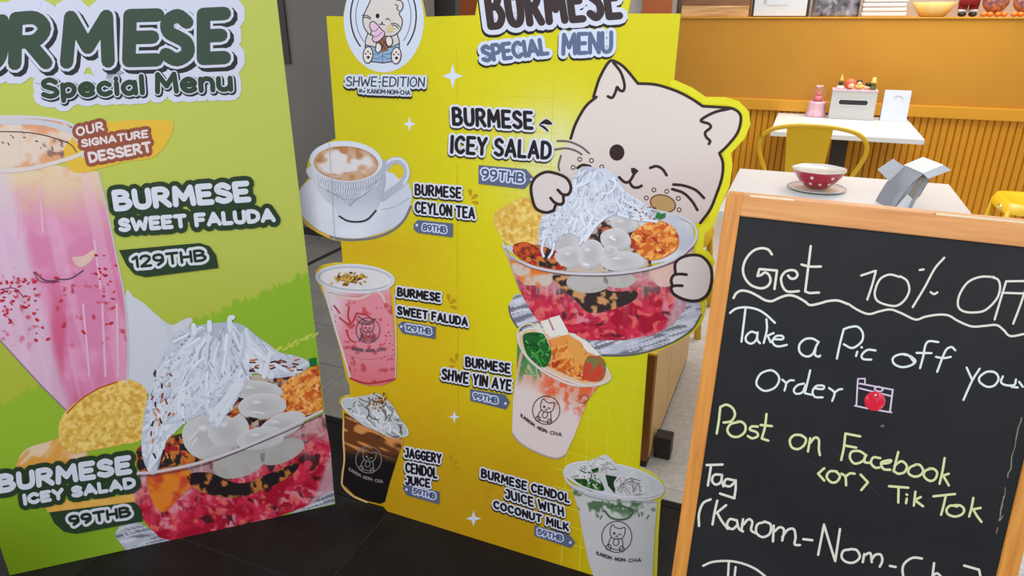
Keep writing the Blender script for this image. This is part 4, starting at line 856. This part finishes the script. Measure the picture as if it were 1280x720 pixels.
cb_local('frame_rail', S_, wC - S_, -.036, 0, -.018, -.0008, 'pineh'); cb_local('frame_rail', S_, wC - S_, -1.02, -.98, -.018, -.0008, 'pineh')
cb_local('slate', S_ - .004, wC - S_ + .004, -.984, -.033, -.013, -.006, 'slate', .0003)
# rear frame, hinged at the top
tp = TLc - nC * .02; uB = np.array([0, 0, 1.]) * 0 + uC * 1.; hor = np.array([-nC[0], -nC[1], 0]); hor /= np.linalg.norm(hor)
uB = np.array([0, 0, 1]) * math.cos(R_(11)) - hor * math.sin(R_(11)); nB = np.cross(dC, uB); nB = nB if nB @ hor < 0 else -nB
MB_ = Matrix(((dC[0], uB[0], nB[0], tp[0]), (dC[1], uB[1], nB[1], tp[1]), (dC[2], uB[2], nB[2], tp[2]), (0, 0, 0, 1))); hB = (tp[2]) / uB[2]
for x0 in (0, wC - S_): cb_local('rear_leg', x0, x0 + S_, -hB + .006, 0, -.018, 0, 'pine', M_=MB_)
cb_local('rear_rail', S_, wC - S_, -.036, 0, -.018, 0, 'pineh', M_=MB_); cb_local('rear_rail', S_, wC - S_, -1.0, -.96, -.018, 0, 'pineh', M_=MB_)
for x0, x1 in ((.04, .115), (.33, .47)): cb_local('hinge', x0, x1, -.0, .003, -.024, -.003, 'brass', .0005)
p = Print(SC, 'chalk')
WC = (216, 212, 202); W2 = (214, 222, 220); YG = (206, 214, 160); PK = (206, 190, 214)
def ch(fn, rows, c, w_):
    for r in rows:
        sm = True
        if r[0] == '!': sm = False; r = r[1:]
        p.stroke(fn(r), w_, c, 2 + (p.k % 3), sm)
z1 = lambda s: Z(900, 290, 8, s); z2 = lambda s: Z(1060, 310, 5.818, s); z3 = lambda s: Z(900, 370, 6.4, s); z4 = lambda s: Z(1080, 410, 6.4, s)
z5 = lambda s: Z(880, 450, 5.12, s); z6 = lambda s: Z(1010, 520, 5.143, s); z7 = lambda s: Z(860, 560, 4.5, s); z8 = lambda s: Z(1040, 620, 5.333, s)
ch(z1, ['520,225 480,175 410,162 330,190 260,270 230,370 250,460 310,530 400,562 470,545 505,490 490,430 450,405 410,430 375,440', '!375,440 395,370 570,385 545,570', '680,435 710,465 755,460 775,425 755,390 710,380 650,400 612,460 625,540 665,590 720,597 790,590',
        '908,140 885,330 852,595', '!852,595 895,610 990,605', '815,325 900,345 1010,345'], WC, 3)
ch(z1, ['135,660 165,610 220,585 300,600 380,640 450,680 520,690 600,655 680,632 760,645 850,695 900,730 990,715 1080,690 1180,685 1280,720'], WC, 3)
ch(z2, ['0,405 70,450 150,480 230,460 310,447 390,475 490,520 560,500 650,485 730,490 800,530 900,570 1000,565 1080,560 1130,595 1180,640 1280,625', '!95,200 200,165', '203,165 175,270 140,375', '375,210 300,193 230,230 195,320 210,380 270,410 350,420 410,380 445,310 430,240 380,205',
        '700,70 630,150 560,280 470,430', '!520,160 550,155', '600,320 625,335 650,322', '1060,210 960,210 870,250 810,340 800,420 840,460 920,468 1000,450 1080,370 1105,290 1090,230 1040,210', '1150,240 1110,370 1065,520', '!1150,242 1280,240', '!1120,325 1270,330', '1290,300 1250,420 1200,550'], WC, 2.7)
ch(z3, ['80,135 130,100 210,90 300,108 370,150 440,215', '205,95 190,220 172,365', '300,300 250,285 210,320 210,360 250,380 290,350 302,290', '300,290 300,350 320,378', '372,185 375,270 350,375', '!430,295 375,320', '385,325 405,370', '430,345 500,345 500,320 450,320 420,360 440,395 480,402 535,390',
        '785,365 740,340 680,345 635,390 640,450 690,483 740,465 770,400 790,365', '765,420 760,470 790,485 802,475', '990,265 960,380 935,500', '990,265 1040,248 1100,245 1140,290 1140,350 1100,395 1050,415 990,385', '1098,445 1088,480', '1130,408 1136,412', '1245,435 1180,430 1135,470 1145,503 1210,508'], W2, 2.7)
ch(z4, ['400,270 350,215 280,212 232,240 240,285 300,312 370,300 412,265 370,225 320,212', '595,112 520,105 490,140 475,220 448,320', '420,198 540,200', '730,178 700,152 660,170 630,230 585,350', '575,230 635,240 695,230', '820,315 865,415', '925,325 865,420 795,575', '1040,350 980,350 925,390 925,430 980,468 1040,460 1075,410 1060,365 1020,345',
        '1110,385 1095,430 1130,455 1200,455 1215,410', '1180,470 1230,475', '1240,430 1270,470'], W2, 2.7)
ch(z5, ['420,65 360,90 335,150 370,190 410,195 460,170 482,120 460,80 420,65', '500,125 525,150 515,195', '525,150 550,130 575,130', '640,150 600,160 575,190 590,215 630,205 650,160', '680,65 665,130 645,210', '645,212 690,222', '705,180 760,185 765,165 720,165 695,200 710,235 760,238', '800,178 835,210 820,262', '835,210 860,190 885,185'], W2, 2.6)
ch(z5, ['105,300 95,390 82,470', '105,300 145,285 185,310 198,350 175,390 125,400', '225,395 170,410 150,450 175,485 220,490 260,460 265,420 240,395 210,395', '345,425 305,425 295,445 335,460 345,485 310,500 280,485', '400,345 390,430 370,500', '370,502 412,515', '362,415 435,422',
        '625,480 580,480 550,510 560,555 600,570 640,545 652,505 620,480', '680,500 665,585', '680,530 710,495 735,510 735,570 742,608', '905,470 895,560 878,640', '905,470 1000,488', '895,545 975,560'], YG, 3)
ch(z6, ['370,250 330,225 280,230 270,270 300,305 350,290 375,250', '365,260 365,295 400,300', '465,270 420,265 405,300 430,330 460,330', '480,305 520,300 535,285 510,285 470,300 485,340 530,345', '580,230 565,290 550,355', '555,320 600,290 635,320 620,360 580,370 555,355', '700,310 655,330 645,365 680,388 720,380 740,350 720,315 690,310', '800,335 755,350 745,385 780,415 815,405 830,365 810,340 780,335',
        '878,270 865,350 845,435', '905,370 860,385', '870,385 905,445', '!105,335 65,370 105,415', '185,355 140,355 120,390 150,425 185,420 205,385 180,355', '215,370 240,390 245,445', '240,390 270,368 300,370', '!338,375 385,425 342,475', '!520,450 645,460', '582,460 580,555', '635,530 630,560', '632,503 638,506', '690,485 680,575', '!725,520 685,540 740,580',
        '!805,515 945,500', '885,515 870,580 855,635', '960,580 915,575 890,600 900,630 945,645 990,630 1003,600 980,575 940,572', '1062,525 1050,590 1035,645', '!1110,590 1055,600', '1065,605 1085,640 1115,680'], YG, 3)
ch(z7, ['!105,95 195,92', '130,95 122,150 112,210', '190,150 150,150 135,180 155,205 185,190 192,150', '188,180 200,215', '255,180 215,175 205,205 235,215 265,190', '268,180 268,230 260,282', '!180,255 262,282', '128,288 85,310 62,370 62,438', '165,295 150,360 138,430', '215,320 160,365', '165,365 190,410 225,455', '270,405 235,400 220,435 250,455 280,430',
        '275,405 285,450 310,468', '310,400 300,465', '312,430 340,400 362,415 355,460 380,478', '430,415 390,430 385,475 420,500 460,480 465,430 430,412', '482,435 478,525', '485,470 515,445 540,460 530,520', '530,500 560,460 595,455 605,500 600,540 630,545', '!648,512 700,518', '!765,430 732,600', '765,430 795,530 828,635', '!855,455 828,635'], WC, 3)
ch(z8, ['120,355 75,365 65,410 100,440 150,440 185,405 165,360 120,352', '215,385 205,440', '215,395 255,380 265,440', '265,420 290,390 325,390 335,430 318,470', '!385,465 425,472', '600,415 540,410 490,440 470,480 475,540', '680,445 670,530', '670,530 700,515 730,540', '!880,462 980,490 990,540'], WC, 3)
ch(z7, ['85,662 140,640 230,635 310,650 380,680 440,725', '230,640 225,725', '268,668 262,725'], WC, 2.8)
for f_, s_, w_ in ((z5, '!985,120 980,200 975,295', 2), (z5, '!985,120 1030,118 1030,150', 1.8), (z5, '!995,150 1210,190', 2), (z5, '!995,180 1205,232', 2), (z5, '!1208,190 1190,330', 2.2), (z5, '!965,292 1050,310 1200,335', 2), (z5, '1090,185 1120,170 1145,190 1120,200 1090,185', 1.8)): ch(f_, [s_], PK, w_)
p.raster(p.ell(z5('1093,262')[0], 13.2, 12.2), lambda x, y: mix((206, 38, 62), (222, 90, 104), ss(.5, .7, fb(x, y, 4, 3))), 7, 1.5)
p.disc(z5('1098,222')[0], 1.3, (236, 210, 216), 9)
p.fill(p.ell(z5('1142,422')[0], 2.8, 1.8, -10, 8), (96, 98, 100), 2)
for s_ in ('!1145,0 1120,110', '!1125,110 1118,160', '!1140,130 1118,165'): p.stroke(z8(s_[1:]), 1., (140, 140, 138), 2)
rr = random.Random(77); xa, ya = 1277, 522
while ya < 660:
    xb = 1277 - (ya + 9 - 522) * .222 + rr.uniform(-1.2, 1.2); yb = ya + rr.uniform(4, 9); rr.random() < .8 and p.stroke([(xa, ya), (xb, yb)], rr.uniform(.7, 1.8), (130, 124, 112), 2); xa, ya = xb, yb
for (a, b, c, d) in ((1040, 560, 1100, 620), (1010, 575, 1050, 600)): p.stroke([(a, b), (c, d)], 2.2, (48, 49, 52), 1.5)
pc.append(p.build('chalk_writing', None)); adopt(pc, gC)

# ============================================================ TABLES, CHAIRS AND STOOL
def table(lab, x0, x1, y0, y1):
    cx, cy = (x0 + x1) / 2, (y0 + y1) / 2; t = thing('dining_table', lab, 'table', W(cx, cy), TH); a, b = (x1 - x0) / 2, (y1 - y0) / 2
    box('tabletop', -a, a, -b, b, .72, .75, M['white'], t, .004); box('pedestal', -.045, .045, -.045, .045, .02, .70, M['blackm'], t); box('base_plate', -.22, .22, -.22, .22, 0, .02, M['blackm'], t, .004)
    box('support_plate', -.2, .2, -.16, .16, .70, .72, M['blackm'], t); return t
table('white rectangular dining table with red bowl, right behind the chalkboard', -.235, .60, 2.50, 3.30)
table('white dining table against yellow wall holding tissue box and snow globe', -.17, .655, 4.52, 5.44)
def chair(lab, x, y, rot):
    t = thing('metal_chair', lab, 'chair', W(x, y), TH + rot)   # +y is forward, the back stands at -y
    b = bmesh.new(); s = .18
    g = [[bm_v for bm_v in ()] for _ in ()]
    bm = bmesh.new(); bx(bm, -s, s, -s, s, .435, .455); bmesh.ops.bevel(bm, geom=[e for e in bm.edges if abs(e.verts[0].co.z - e.verts[1].co.z) > .01], offset=.04, segments=4, affect='EDGES'); fin('seat', bm, M['ymetal'], t, bevel=.004)
    for sx in (-1, 1):
        for sy in (-1, 1):
            bm = bmesh.new(); tube(bm, [(sx * .155, sy * .155, .44), (sx * .205, sy * .20, .0)], .014, 8); fin('leg', bm, M['ymetal'], t, True)
    pts = [(-.175, 0, .44), (-.22, 0, .58), (-.265, 0, .70), (-.262, 0, .775), (-.215, 0, .825), (-.12, 0, .85), (0, 0, .857), (.12, 0, .85), (.215, 0, .825), (.262, 0, .775), (.265, 0, .70), (.22, 0, .58), (.175, 0, .44)]
    P3 = spl([p[:1] + (p[2],) for p in pts], 4); Yv = lambda z: -.16 - (z - .44) * .23
    bm = bmesh.new(); tube(bm, [(a, Yv(z), z) for a, z in P3], .012, 8); fin('back_hoop', bm, M['ymetal'], t, True)
    bm = bmesh.new(); q = [(-.138, .85), (.092, .85), (.066, .45), (-.105, .45)]
    f = [bm.verts.new((a, Yv(z) - .004, z)) for a, z in q]; g = [bm.verts.new((a, Yv(z) + .004, z)) for a, z in q]
    bm.faces.new(f); bm.faces.new(g[::-1])
    for k in range(4): bm.faces.new((f[k], f[(k + 1) % 4], g[(k + 1) % 4], g[k]))
    fin('back_panel', bm, M['ymetal'], t); return t
chair('yellow metal chair with broad back panel between the two white tables', .065, 4.30, 0)
def stool(lab, x, y):
    t = thing('metal_stool', lab, 'stool', W(x, y), TH)
    bm = bmesh.new(); n = 8; N = 14; gv = []
    for i in range(N + 1):
        row = []
        for j in range(N + 1):
            a = -1 + 2 * i / N; b = -1 + 2 * j / N; sq = (abs(a) ** 5 + abs(b) ** 5) ** .2 if (a or b) else 0; rr_ = max(abs(a), abs(b)); k = rr_ / sq if sq else 1
            row.append(bm.verts.new((a * k * .185, b * k * .185, .475 - .02 * max(0, 1 - (rr_ * 1.15) ** 4) + .004)))
        gv.append(row)
    for i in range(N):
        for j in range(N): bm.faces.new((gv[i][j], gv[i + 1][j], gv[i + 1][j + 1], gv[i][j + 1]))
    r_ = bmesh.ops.extrude_edge_only(bm, edges=[e for e in bm.edges if e.is_boundary])
    for v in [v for v in r_['geom'] if isinstance(v, bmesh.types.BMVert)]: v.co.z -= .05; v.co.x *= 1.1; v.co.y *= 1.1
    fin('seat', bm, M['ymetal'], t, True)
    for sx in (-1, 1):
        for sy in (-1, 1): bm = bmesh.new(); tube(bm, [(sx * .17, sy * .17, .44), (sx * .21, sy * .21, 0)], .016, 8); fin('leg', bm, M['ymetal'], t, True)
    bm = bmesh.new(); tube(bm, [(-.205 - .002, .0 + .03 * math.cos(a) - .12, .452 + .014 * math.sin(a)) for a in np.linspace(0, 6.283, 14, endpoint=False)], .004, 6, True); o = fin('grip_ring', bm, M['brass'], t, True)
stool('low yellow metal stool by ribbed wall at the right edge', 1.245, 4.43)
stool('yellow metal stool half hidden between the cat cut-out and chalkboard', -.52, 3.22)

# ============================================================ ON THE NEAR TABLE
bc = W(.09, 2.99, .7505)
s = thing('saucer', 'thin white saucer with grey rim under the red bowl', 'saucer', bc); bm = lathe(bmesh.new(), [(.0, 0), (.055, 0), (.085, .004), (.118, .013), (.117, .016), (.083, .008), (0, .005)], 36); fin('dish', bm, M['glaze'], s, True)
bm = bmesh.new(); tube(bm, [(.114 * math.cos(a), .114 * math.sin(a), .016) for a in np.linspace(0, 6.283, 36, endpoint=False)], .0016, 5, True); fin('rim_line', bm, M['whites'], s, True)
b = thing('polka_dot_bowl', 'red bowl with white polka dots and cream inside', 'bowl', bc + Vector((0, 0, .0085))); b.scale = (.9, .9, 1.0); s.scale = (.95, .95, .6)
wob = lambda a, i: 1 + .03 * math.cos(6 * a) * (i in (4, 5))
prof = [(.035, .0), (.05, .004), (.072, .02), (.094, .045), (.112, .075)]
wv = lambda a, i: 1 + .022 * math.cos(7 * a) * (i >= 3)
bm = lathe(bmesh.new(), prof, 56, (0, 0, 0), wob=wv); [bm.faces.remove(f) for f in list(bm.faces) if len(f.verts) > 4 and f.calc_center_median().z > .05]; fin('outer_wall', bm, M['red'], b, True)
bm = lathe(bmesh.new(), [(.001, .012), (.03, .012), (.068, .026), (.09, .048), (.109, .076), (.1135, .0755), (.1118, .072)], 56, wob=wv); fin('inner_wall', bm, M['glaze'], b, True)
for row, (rad, z, nn, sl) in enumerate(((.0975, .052, 14, .55), (.0755, .024, 12, .75))):
    for k in range(nn):
        a = 2 * math.pi * (k + .5 * row) / nn; bm = bmesh.new(); bmesh.ops.create_cone(bm, cap_ends=True, segments=12, radius1=.0072, radius2=.0072, depth=.0016)
        Mx = Matrix.Translation((rad * math.cos(a), rad * math.sin(a), z)) @ Matrix.Rotation(a, 4, 'Z') @ Matrix.Rotation(math.pi / 2 + sl, 4, 'Y'); bmesh.ops.transform(bm, matrix=Mx, verts=bm.verts); fin('dot', bm, M['glaze'], b)
bm = bmesh.new(); ball(bm, (-.004, .075, .052), .009, (1.3, .6, .7), 10); o = fin('motif', bm, M['dark'], b)
# white card napkin holder
zt = .885; pA = floor_pt(1130, 207, zt); pB = floor_pt(1160, 220, zt); av = pB - pA; LA = np.linalg.norm(av); av /= LA
rot = math.atan2(-av[1], -av[0]) - math.pi / 2          # local +y points away from the viewer, along the holder
t = thing('napkin_holder', 'white folded card napkin holder with curved side beside the polka dot bowl', 'holder', (pA[0], pA[1], .7505), rot)
ht = zt - .7505; wx, wz = .062, .030
crv = [(-.078, -ht), (-.066, -.100), (-.050, -.062), (-.028, -.028), (0, 0)]; crv = spl(crv, 3)
def shell(name, x0, y0, y1, m, th=.0025):
    bm = bmesh.new(); A = [bm.verts.new((x + x0, y0, z + ht + (wz * (x0 / wx) if x0 else 0) * max(0, 1 + z / ht))) for x, z in crv]; B = [bm.verts.new((v.co.x, y1, v.co.z)) for v in A]
    for k in range(len(A) - 1): bm.faces.new((A[k], A[k + 1], B[k + 1], B[k]))
    r = bmesh.ops.solidify(bm, geom=bm.faces[:], thickness=th); return fin(name, bm, M[m], t)
LA = min(LA, .145)
shell('curved_side', 0, -LA, 0, 'whitem'); shell('curved_back', wx, -LA, 0, 'whitem')
bm = bmesh.new(); e0 = [(x, z + ht) for x, z in crv]; e1 = [(x + wx, z + ht + wz * max(0, 1 + z / ht)) for x, z in crv]
def endface(name, y, m, d=.003):
    bm = bmesh.new()
    for dy in (0, d):
        a_ = [bm.verts.new((x, y + dy, z)) for x, z in e0]; b_ = [bm.verts.new((x, y + dy, z)) for x, z in e1]
        for k in range(len(a_) - 1): bm.faces.new((a_[k], a_[k + 1], b_[k + 1], b_[k]))
    fin(name, bm, M[m], t)
endface('inner_panel', -LA + .035, 'whites'); endface('end_panel', -.004, 'whitem')
def plate_(name, pts, m, off):
    bm = bmesh.new(); a_ = [bm.verts.new(q) for q in pts]; b_ = [bm.verts.new(Vector(q) + Vector(off)) for q in pts]; n = len(pts); bm.faces.new(a_); bm.faces.new(b_[::-1])
    for k in range(n): bm.faces.new((a_[k], a_[(k + 1) % n], b_[(k + 1) % n], b_[k]))
    fin(name, bm, M[m], t)
plate_('lid', [(0, -LA, ht), (wx, -LA, ht + wz), (wx, 0, ht + wz), (0, 0, ht)], 'white', (-.001, 0, .003))
plate_('lid_flap', [(0, -LA - .001, ht), (wx, -LA - .001, ht + wz), (wx + .022, -LA - .012, ht + wz - .014), (.012, -LA - .016, ht - .014)], 'whitem', (0, 0, .002))
plate_('side_flap', [(-.100, -.02, ht - .012), (-.052, -.02, ht + .028), (-.008, -.02, ht + .0), (-.05, -.02, ht - .055)], 'whitem', (0, .003, 0))
plate_('paper', [(.010, -LA + .03, ht - .02), (.055, -LA + .03, ht + .01), (.02, -LA + .03, ht - .09), (-.02, -LA + .03, ht - .09)], 'paper', (0, .002, 0))
plate_('napkin', [(-.06, -LA + .026, .002), (-.025, -LA + .026, .055), (.0, -LA + .026, .035), (.015, -LA + .026, .045), (-.015, -LA + .026, .002)], 'white', (0, .003, 0))

# ============================================================ ON THE FAR TABLE
t = thing('snow_globe', 'pink snow globe ornament left of the tissue box', 'ornament', W(.077, 5.33, .7505), TH)
fin('base', lathe(bmesh.new(), [(0, 0), (.056, 0), (.058, .012), (.05, .03), (.048, .075), (.052, .082), (.045, .092), (0, .092)], 24, wob=lambda a, i: 1 + .04 * math.cos(8 * a)), M['pink'], t, True)
bm = bmesh.new(); ball(bm, (0, 0, .132), .046, n=24); fin('dome', bm, M['glass'], t, True)
bm = lathe(bmesh.new(), [(0, .095), (.026, .095), (.022, .12), (.010, .128), (0, .129)], 16); ball(bm, (0, 0, .138), .013); ball(bm, (-.009, 0, .15), .005); ball(bm, (.009, 0, .15), .005); fin('figure', bm, M['pinkd'], t, True)
bm = bmesh.new(); ball(bm, (0, 0, .18), .009); ball(bm, (-.012, 0, .183), .009, (1, .6, .8)); ball(bm, (.012, 0, .183), .009, (1, .6, .8)); fin('bow', bm, M['pink'], t, True)
t.scale = (1.12, 1.12, 1.1)
t = thing('tissue_box', 'grey square tissue box with dark slot on the far white table', 'box', W(.296, 5.31, .7505), TH)
hw, hd, hh = .138, .07, .185
fm = bmesh.new(); bx(fm, -hw, hw, -hd + .003, hd, 0, hh); fin('body', fm, M['steel'], t, bevel=.004)
# front plate with a rounded slot
bm = bmesh.new(); sl = [( .075 * (1 if math.cos(a) > 0 else -1) * 1.0 + .014 * math.cos(a), .112 + .016 * math.sin(a)) for a in np.linspace(-math.pi / 2, 1.5 * math.pi, 24, endpoint=False)]
oi = [bm.verts.new((x, -hd - .0015, z)) for x, z in sl]
def oproj(x, z):
    dx, dz = x, z - hh / 2 + 0; k = min((hw - .003) / abs(dx) if dx else 9, (hh / 2 - .003) / abs(dz) if dz else 9); return dx * k, hh / 2 + dz * k
m_ = [bm.verts.new((x * 1.05, -hd - .0015, .112 + (z - .112) * 1.22)) for x, z in sl]
bk = [bm.verts.new((x, -hd + .0055, z)) for x, z in sl]
n = len(sl)
for k in range(n): bm.faces.new((oi[k], oi[(k + 1) % n], m_[(k + 1) % n], m_[k]))
fin('slot_rim', bm, M['white'], t)
bm = bmesh.new(); bm.faces.new([bm.verts.new((x, -hd - .0008, z)) for x, z in sl]); r_ = bmesh.ops.extrude_face_region(bm, geom=bm.faces[:]); [setattr(v.co, 'y', v.co.y + .003) for v in r_['geom'] if isinstance(v, bmesh.types.BMVert)]; fin('slot', bm, M['dark'], t)
bm = bx(bmesh.new(), -hw - .001, hw + .001, -hd - .002, hd, hh, hh + .008); fin('pink_trim', bm, M['pink'], t, bevel=.003)
def figure(x, kind, label):
    t = thing('figurine', label, 'figurine', W(.296 + x, 5.29, .7505 + hh + .0085), TH, None)
    if kind == 0:
        fin('body', lathe(bmesh.new(), [(0, 0), (.026, 0), (.022, .014), (.012, .02), (0, .021)], 14), M['glaze'], t, True); fin('belt', lathe(bmesh.new(), [(0, .019), (.012, .019), (.013, .04), (0, .041)], 12), M['hairk'], t, True)
        bm = ball(bmesh.new(), (0, 0, .053), .012); ball(bm, (0, 0, .066), .008); ball(bm, (.0, 0, .078), .004, (1, 1, 2)); fin('head', bm, M['straw'], t, True)
    elif kind == 1:
        bm = ball(bmesh.new(), (0, 0, .030), .030, (1.15, .8, 1)); fin('hair', bm, M['hairr'], t, True); bm = ball(bmesh.new(), (.006, -.018, .02), .017, (1.1, .7, .9)); fin('face', bm, M['skin'], t, True)
    elif kind == 2:
        bm = ball(bmesh.new(), (0, 0, .015), .022, (1.4, .8, .68)); fin('body', bm, M['straw'], t, True); bm = ball(bmesh.new(), (0, -.004, .033), .014); fin('face', bm, M['skin'], t, True); bm = ball(bmesh.new(), (0, .003, .043), .016, (1, 1, .75)); fin('hair', bm, M['hairk'], t, True)
    elif kind == 3:
        bm = ball(bmesh.new(), (0, 0, .012), .017, (1.3, .9, .7)); fin('body', bm, M['skin'], t, True); bm = ball(bmesh.new(), (.005, 0, .028), .015, (1.1, 1, .9)); fin('hair', bm, M['hairk'], t, True)
    else:
        fin('body', lathe(bmesh.new(), [(0, 0), (.018, 0), (.014, .03), (.006, .036), (0, .037)], 12), M['green'], t, True); fin('hat', lathe(bmesh.new(), [(0, .036), (.026, .04), (.012, .048), (.010, .07), (0, .072)], 14), M['straw'], t, True)
    t.scale = (1.12, 1.12, 1.12)
figure(-.092, 0, 'small cream figurine with black belt, leftmost on the tissue box'); figure(-.035, 1, 'small figurine with big red hair on the tissue box'); figure(.020, 2, 'small black haired figurine seated at the middle of the tissue box')
figure(.068, 3, 'small dark figurine next to the hatted one on the tissue box'); figure(.105, 4, 'small green figurine in a yellow hat, rightmost on the tissue box')
t = thing('menu_card', 'white standing card with a small round emblem, right of tissue box', 'card', W(.555, 5.27, .7505), TH)
bm = bx(bmesh.new(), -.078, .078, -.003, .003, 0, .198); bmesh.ops.transform(bm, matrix=Matrix.Rotation(R_(-9), 4, 'X'), verts=bm.verts); fin('front_leaf', bm, M['whitem'], t)
bm = bx(bmesh.new(), -.078, .078, -.003, .003, 0, .198); bmesh.ops.transform(bm, matrix=Matrix.Translation((0, .062, 0)) @ Matrix.Rotation(R_(9), 4, 'X'), verts=bm.verts); fin('back_leaf', bm, M['whites'], t)
bm = bmesh.new(); tube(bm, [(.008 + .026 * math.cos(a), -.0045 + .148 * 0 + (.146 + .014 * math.sin(a)) * .158, .146 + .014 * math.sin(a)) for a in np.linspace(-.6, 3.6, 16)], .0016, 5); fin('emblem', bm, M['whites'], t)

# ============================================================ ORNAMENTS ON THE LEDGE
LZ = 1.3952; LY = YB + .10
def lp(x): return W(x, LY, LZ)
t = thing('wooden_crate', 'pale plank crate at the left end of the ledge', 'crate', lp(-.70), TH)
zz = 0
for k, (h, m) in enumerate(((.075, 'plank'), (.075, 'plankd'), (.075, 'plank'), (.075, 'plankd'))): box('plank', -.235, .235, -.06, -.04, zz + .001, zz + h - .001, M[m], t, .002); zz += h
for sx in (-1, 1): box('end_board', sx * .232 - .008, sx * .232 + .008, -.04, .10, 0, .3, M['plankd'], t)
box('back_board', -.224, .224, .10, .11, 0, .3, M['plankd'], t)
t = thing('framed_sheet', 'white printed sheet in a thin dark frame on the ledge', 'frame', lp(-.255), TH)
box('frame', -.19, .19, -.03, -.014, 0, .28, M['hairk'], t); box('sheet', -.175, .172, -.034, -.029, .006, .274, M['whitem'], t)
box('printed_line', -.09, .05, -.0355, -.0338, .074, .077, M['whites'], t); box('printed_block', -.115, -.095, -.0355, -.0338, .085, .125, M['whites'], t)
bm = bx(bmesh.new(), -.15, .15, -.045, .045, 0, .22); bmesh.ops.subdivide_edges(bm, edges=bm.edges[:], cuts=14, use_grid_fill=True)
for v in bm.verts:
    fr_ = min(1, (.15 - abs(v.co.x)) / .05) * min(1, (.22 - v.co.z) / .05 + .1) ; v.co.y *= .25 + .75 * max(fr_, 0); v.co.y -= (float(vn(v.co.x * 55, v.co.z * 18, 3)) - .5) * .022
o = fin('snack_bag', bm, M['bag'], None, True); o.location = lp(.10); o.rotation_euler = (0, 0, TH); tag(o, 'shiny dark plastic bag on the ledge between framed sheet and towels', 'bag')
for k in range(5):
    bm = bx(bmesh.new(), -.135 + .003 * (k % 2), .135 - .004 * (k % 3), -.06, .08, 0, .0285); o = fin('folded_towel', bm, M['towel'], None, True, bevel=.011); o.location = W(.40, LY, LZ + .029 * k); o.rotation_euler = (0, 0, TH)
    tag(o, ['white folded towel at the bottom of the ledge stack', 'white folded towel second from the bottom of the ledge stack', 'white folded towel in the middle of the ledge stack', 'white folded towel second from the top of the ledge stack', 'white folded towel topmost in the ledge stack'][k], 'towel', 'folded towels stacked on the ledge')
t = thing('petal_bowl', 'gold petal-edged bowl of fruit on the ledge', 'bowl', W(.69, LY - .01, LZ), TH)
fin('bowl', lathe(bmesh.new(), [(0, 0), (.062, 0), (.074, .006), (.122, .085), (.117, .087), (.068, .012), (0, .01)], 64, wob=lambda a, i: 1 + (.11 * abs(math.cos(3.5 * a)) ** .6 if i in (3, 4) else .05 * abs(math.cos(3.5 * a)))), M['gold'], t, True)
for k, (a, b_c) in enumerate(((-.06, .0), (.03, -.045), (.0, .05), (.075, .02))):
    o = fin('fruit', ball(bmesh.new(), (0, 0, 0), .030), M['fruit' if k != 1 else 'pinkd'], None, True); o.location = W(.69 + a * .7, LY - .01 + b_c * .8, LZ + .05); tag(o, ['round orange fruit at the left of the gold bowl', 'round pinkish fruit at the front of the gold bowl', 'round orange fruit at the back of the gold bowl', 'round orange fruit at the right of the gold bowl'][k], 'fruit', 'fruit in the gold bowl')
t = thing('felt_figure', 'red felt ornament figure with black boots beside the gold bowl', 'ornament', W(.885, LY - .02, LZ), TH)
for sx in (-1, 1): fin('boot', ball(bmesh.new(), (sx * .03, -.012, .016), .026, (.95, 1.4, .62)), M['blackf'], t, True); fin('trouser_leg', lathe(bmesh.new(), [(0, .03), (.026, .03), (.029, .08), (0, .085)], 14, (sx * .03, 0, 0)), M['santa'], t, True); fin('cuff', lathe(bmesh.new(), [(0, .028), (.029, .028), (.029, .044), (0, .044)], 14, (sx * .03, 0, 0)), M['glaze'], t, True)
fin('coat', lathe(bmesh.new(), [(0, .07), (.058, .07), (.062, .12), (.04, .19), (0, .2)], 18), M['santa'], t, True); fin('head', ball(bmesh.new(), (0, 0, .225), .035), M['skin'], t, True); fin('hat', lathe(bmesh.new(), [(0, .24), (.038, .24), (.02, .29), (0, .31)], 14), M['santa'], t, True)
for k, x in enumerate((1.03, 1.195)):
    t = thing('ceramic_ornament', ['round orange and blue patterned ornament right beside the felt figure', 'round orange and blue patterned ornament at the right end of the ledge'][k], 'ornament', W(x, LY - .02, LZ), TH, 'patterned ceramic ornaments on the ledge')
    fin('body', ball(bmesh.new(), (0, 0, .095), .075, (1, .75, 1), 20), M['figor'], t, True)
    for sx in (-.055, -.02, .02, .055): fin('foot', ball(bmesh.new(), (sx, -.02, .016), .02, (1, 1.3, .8)), M['figfoot'], t, True)
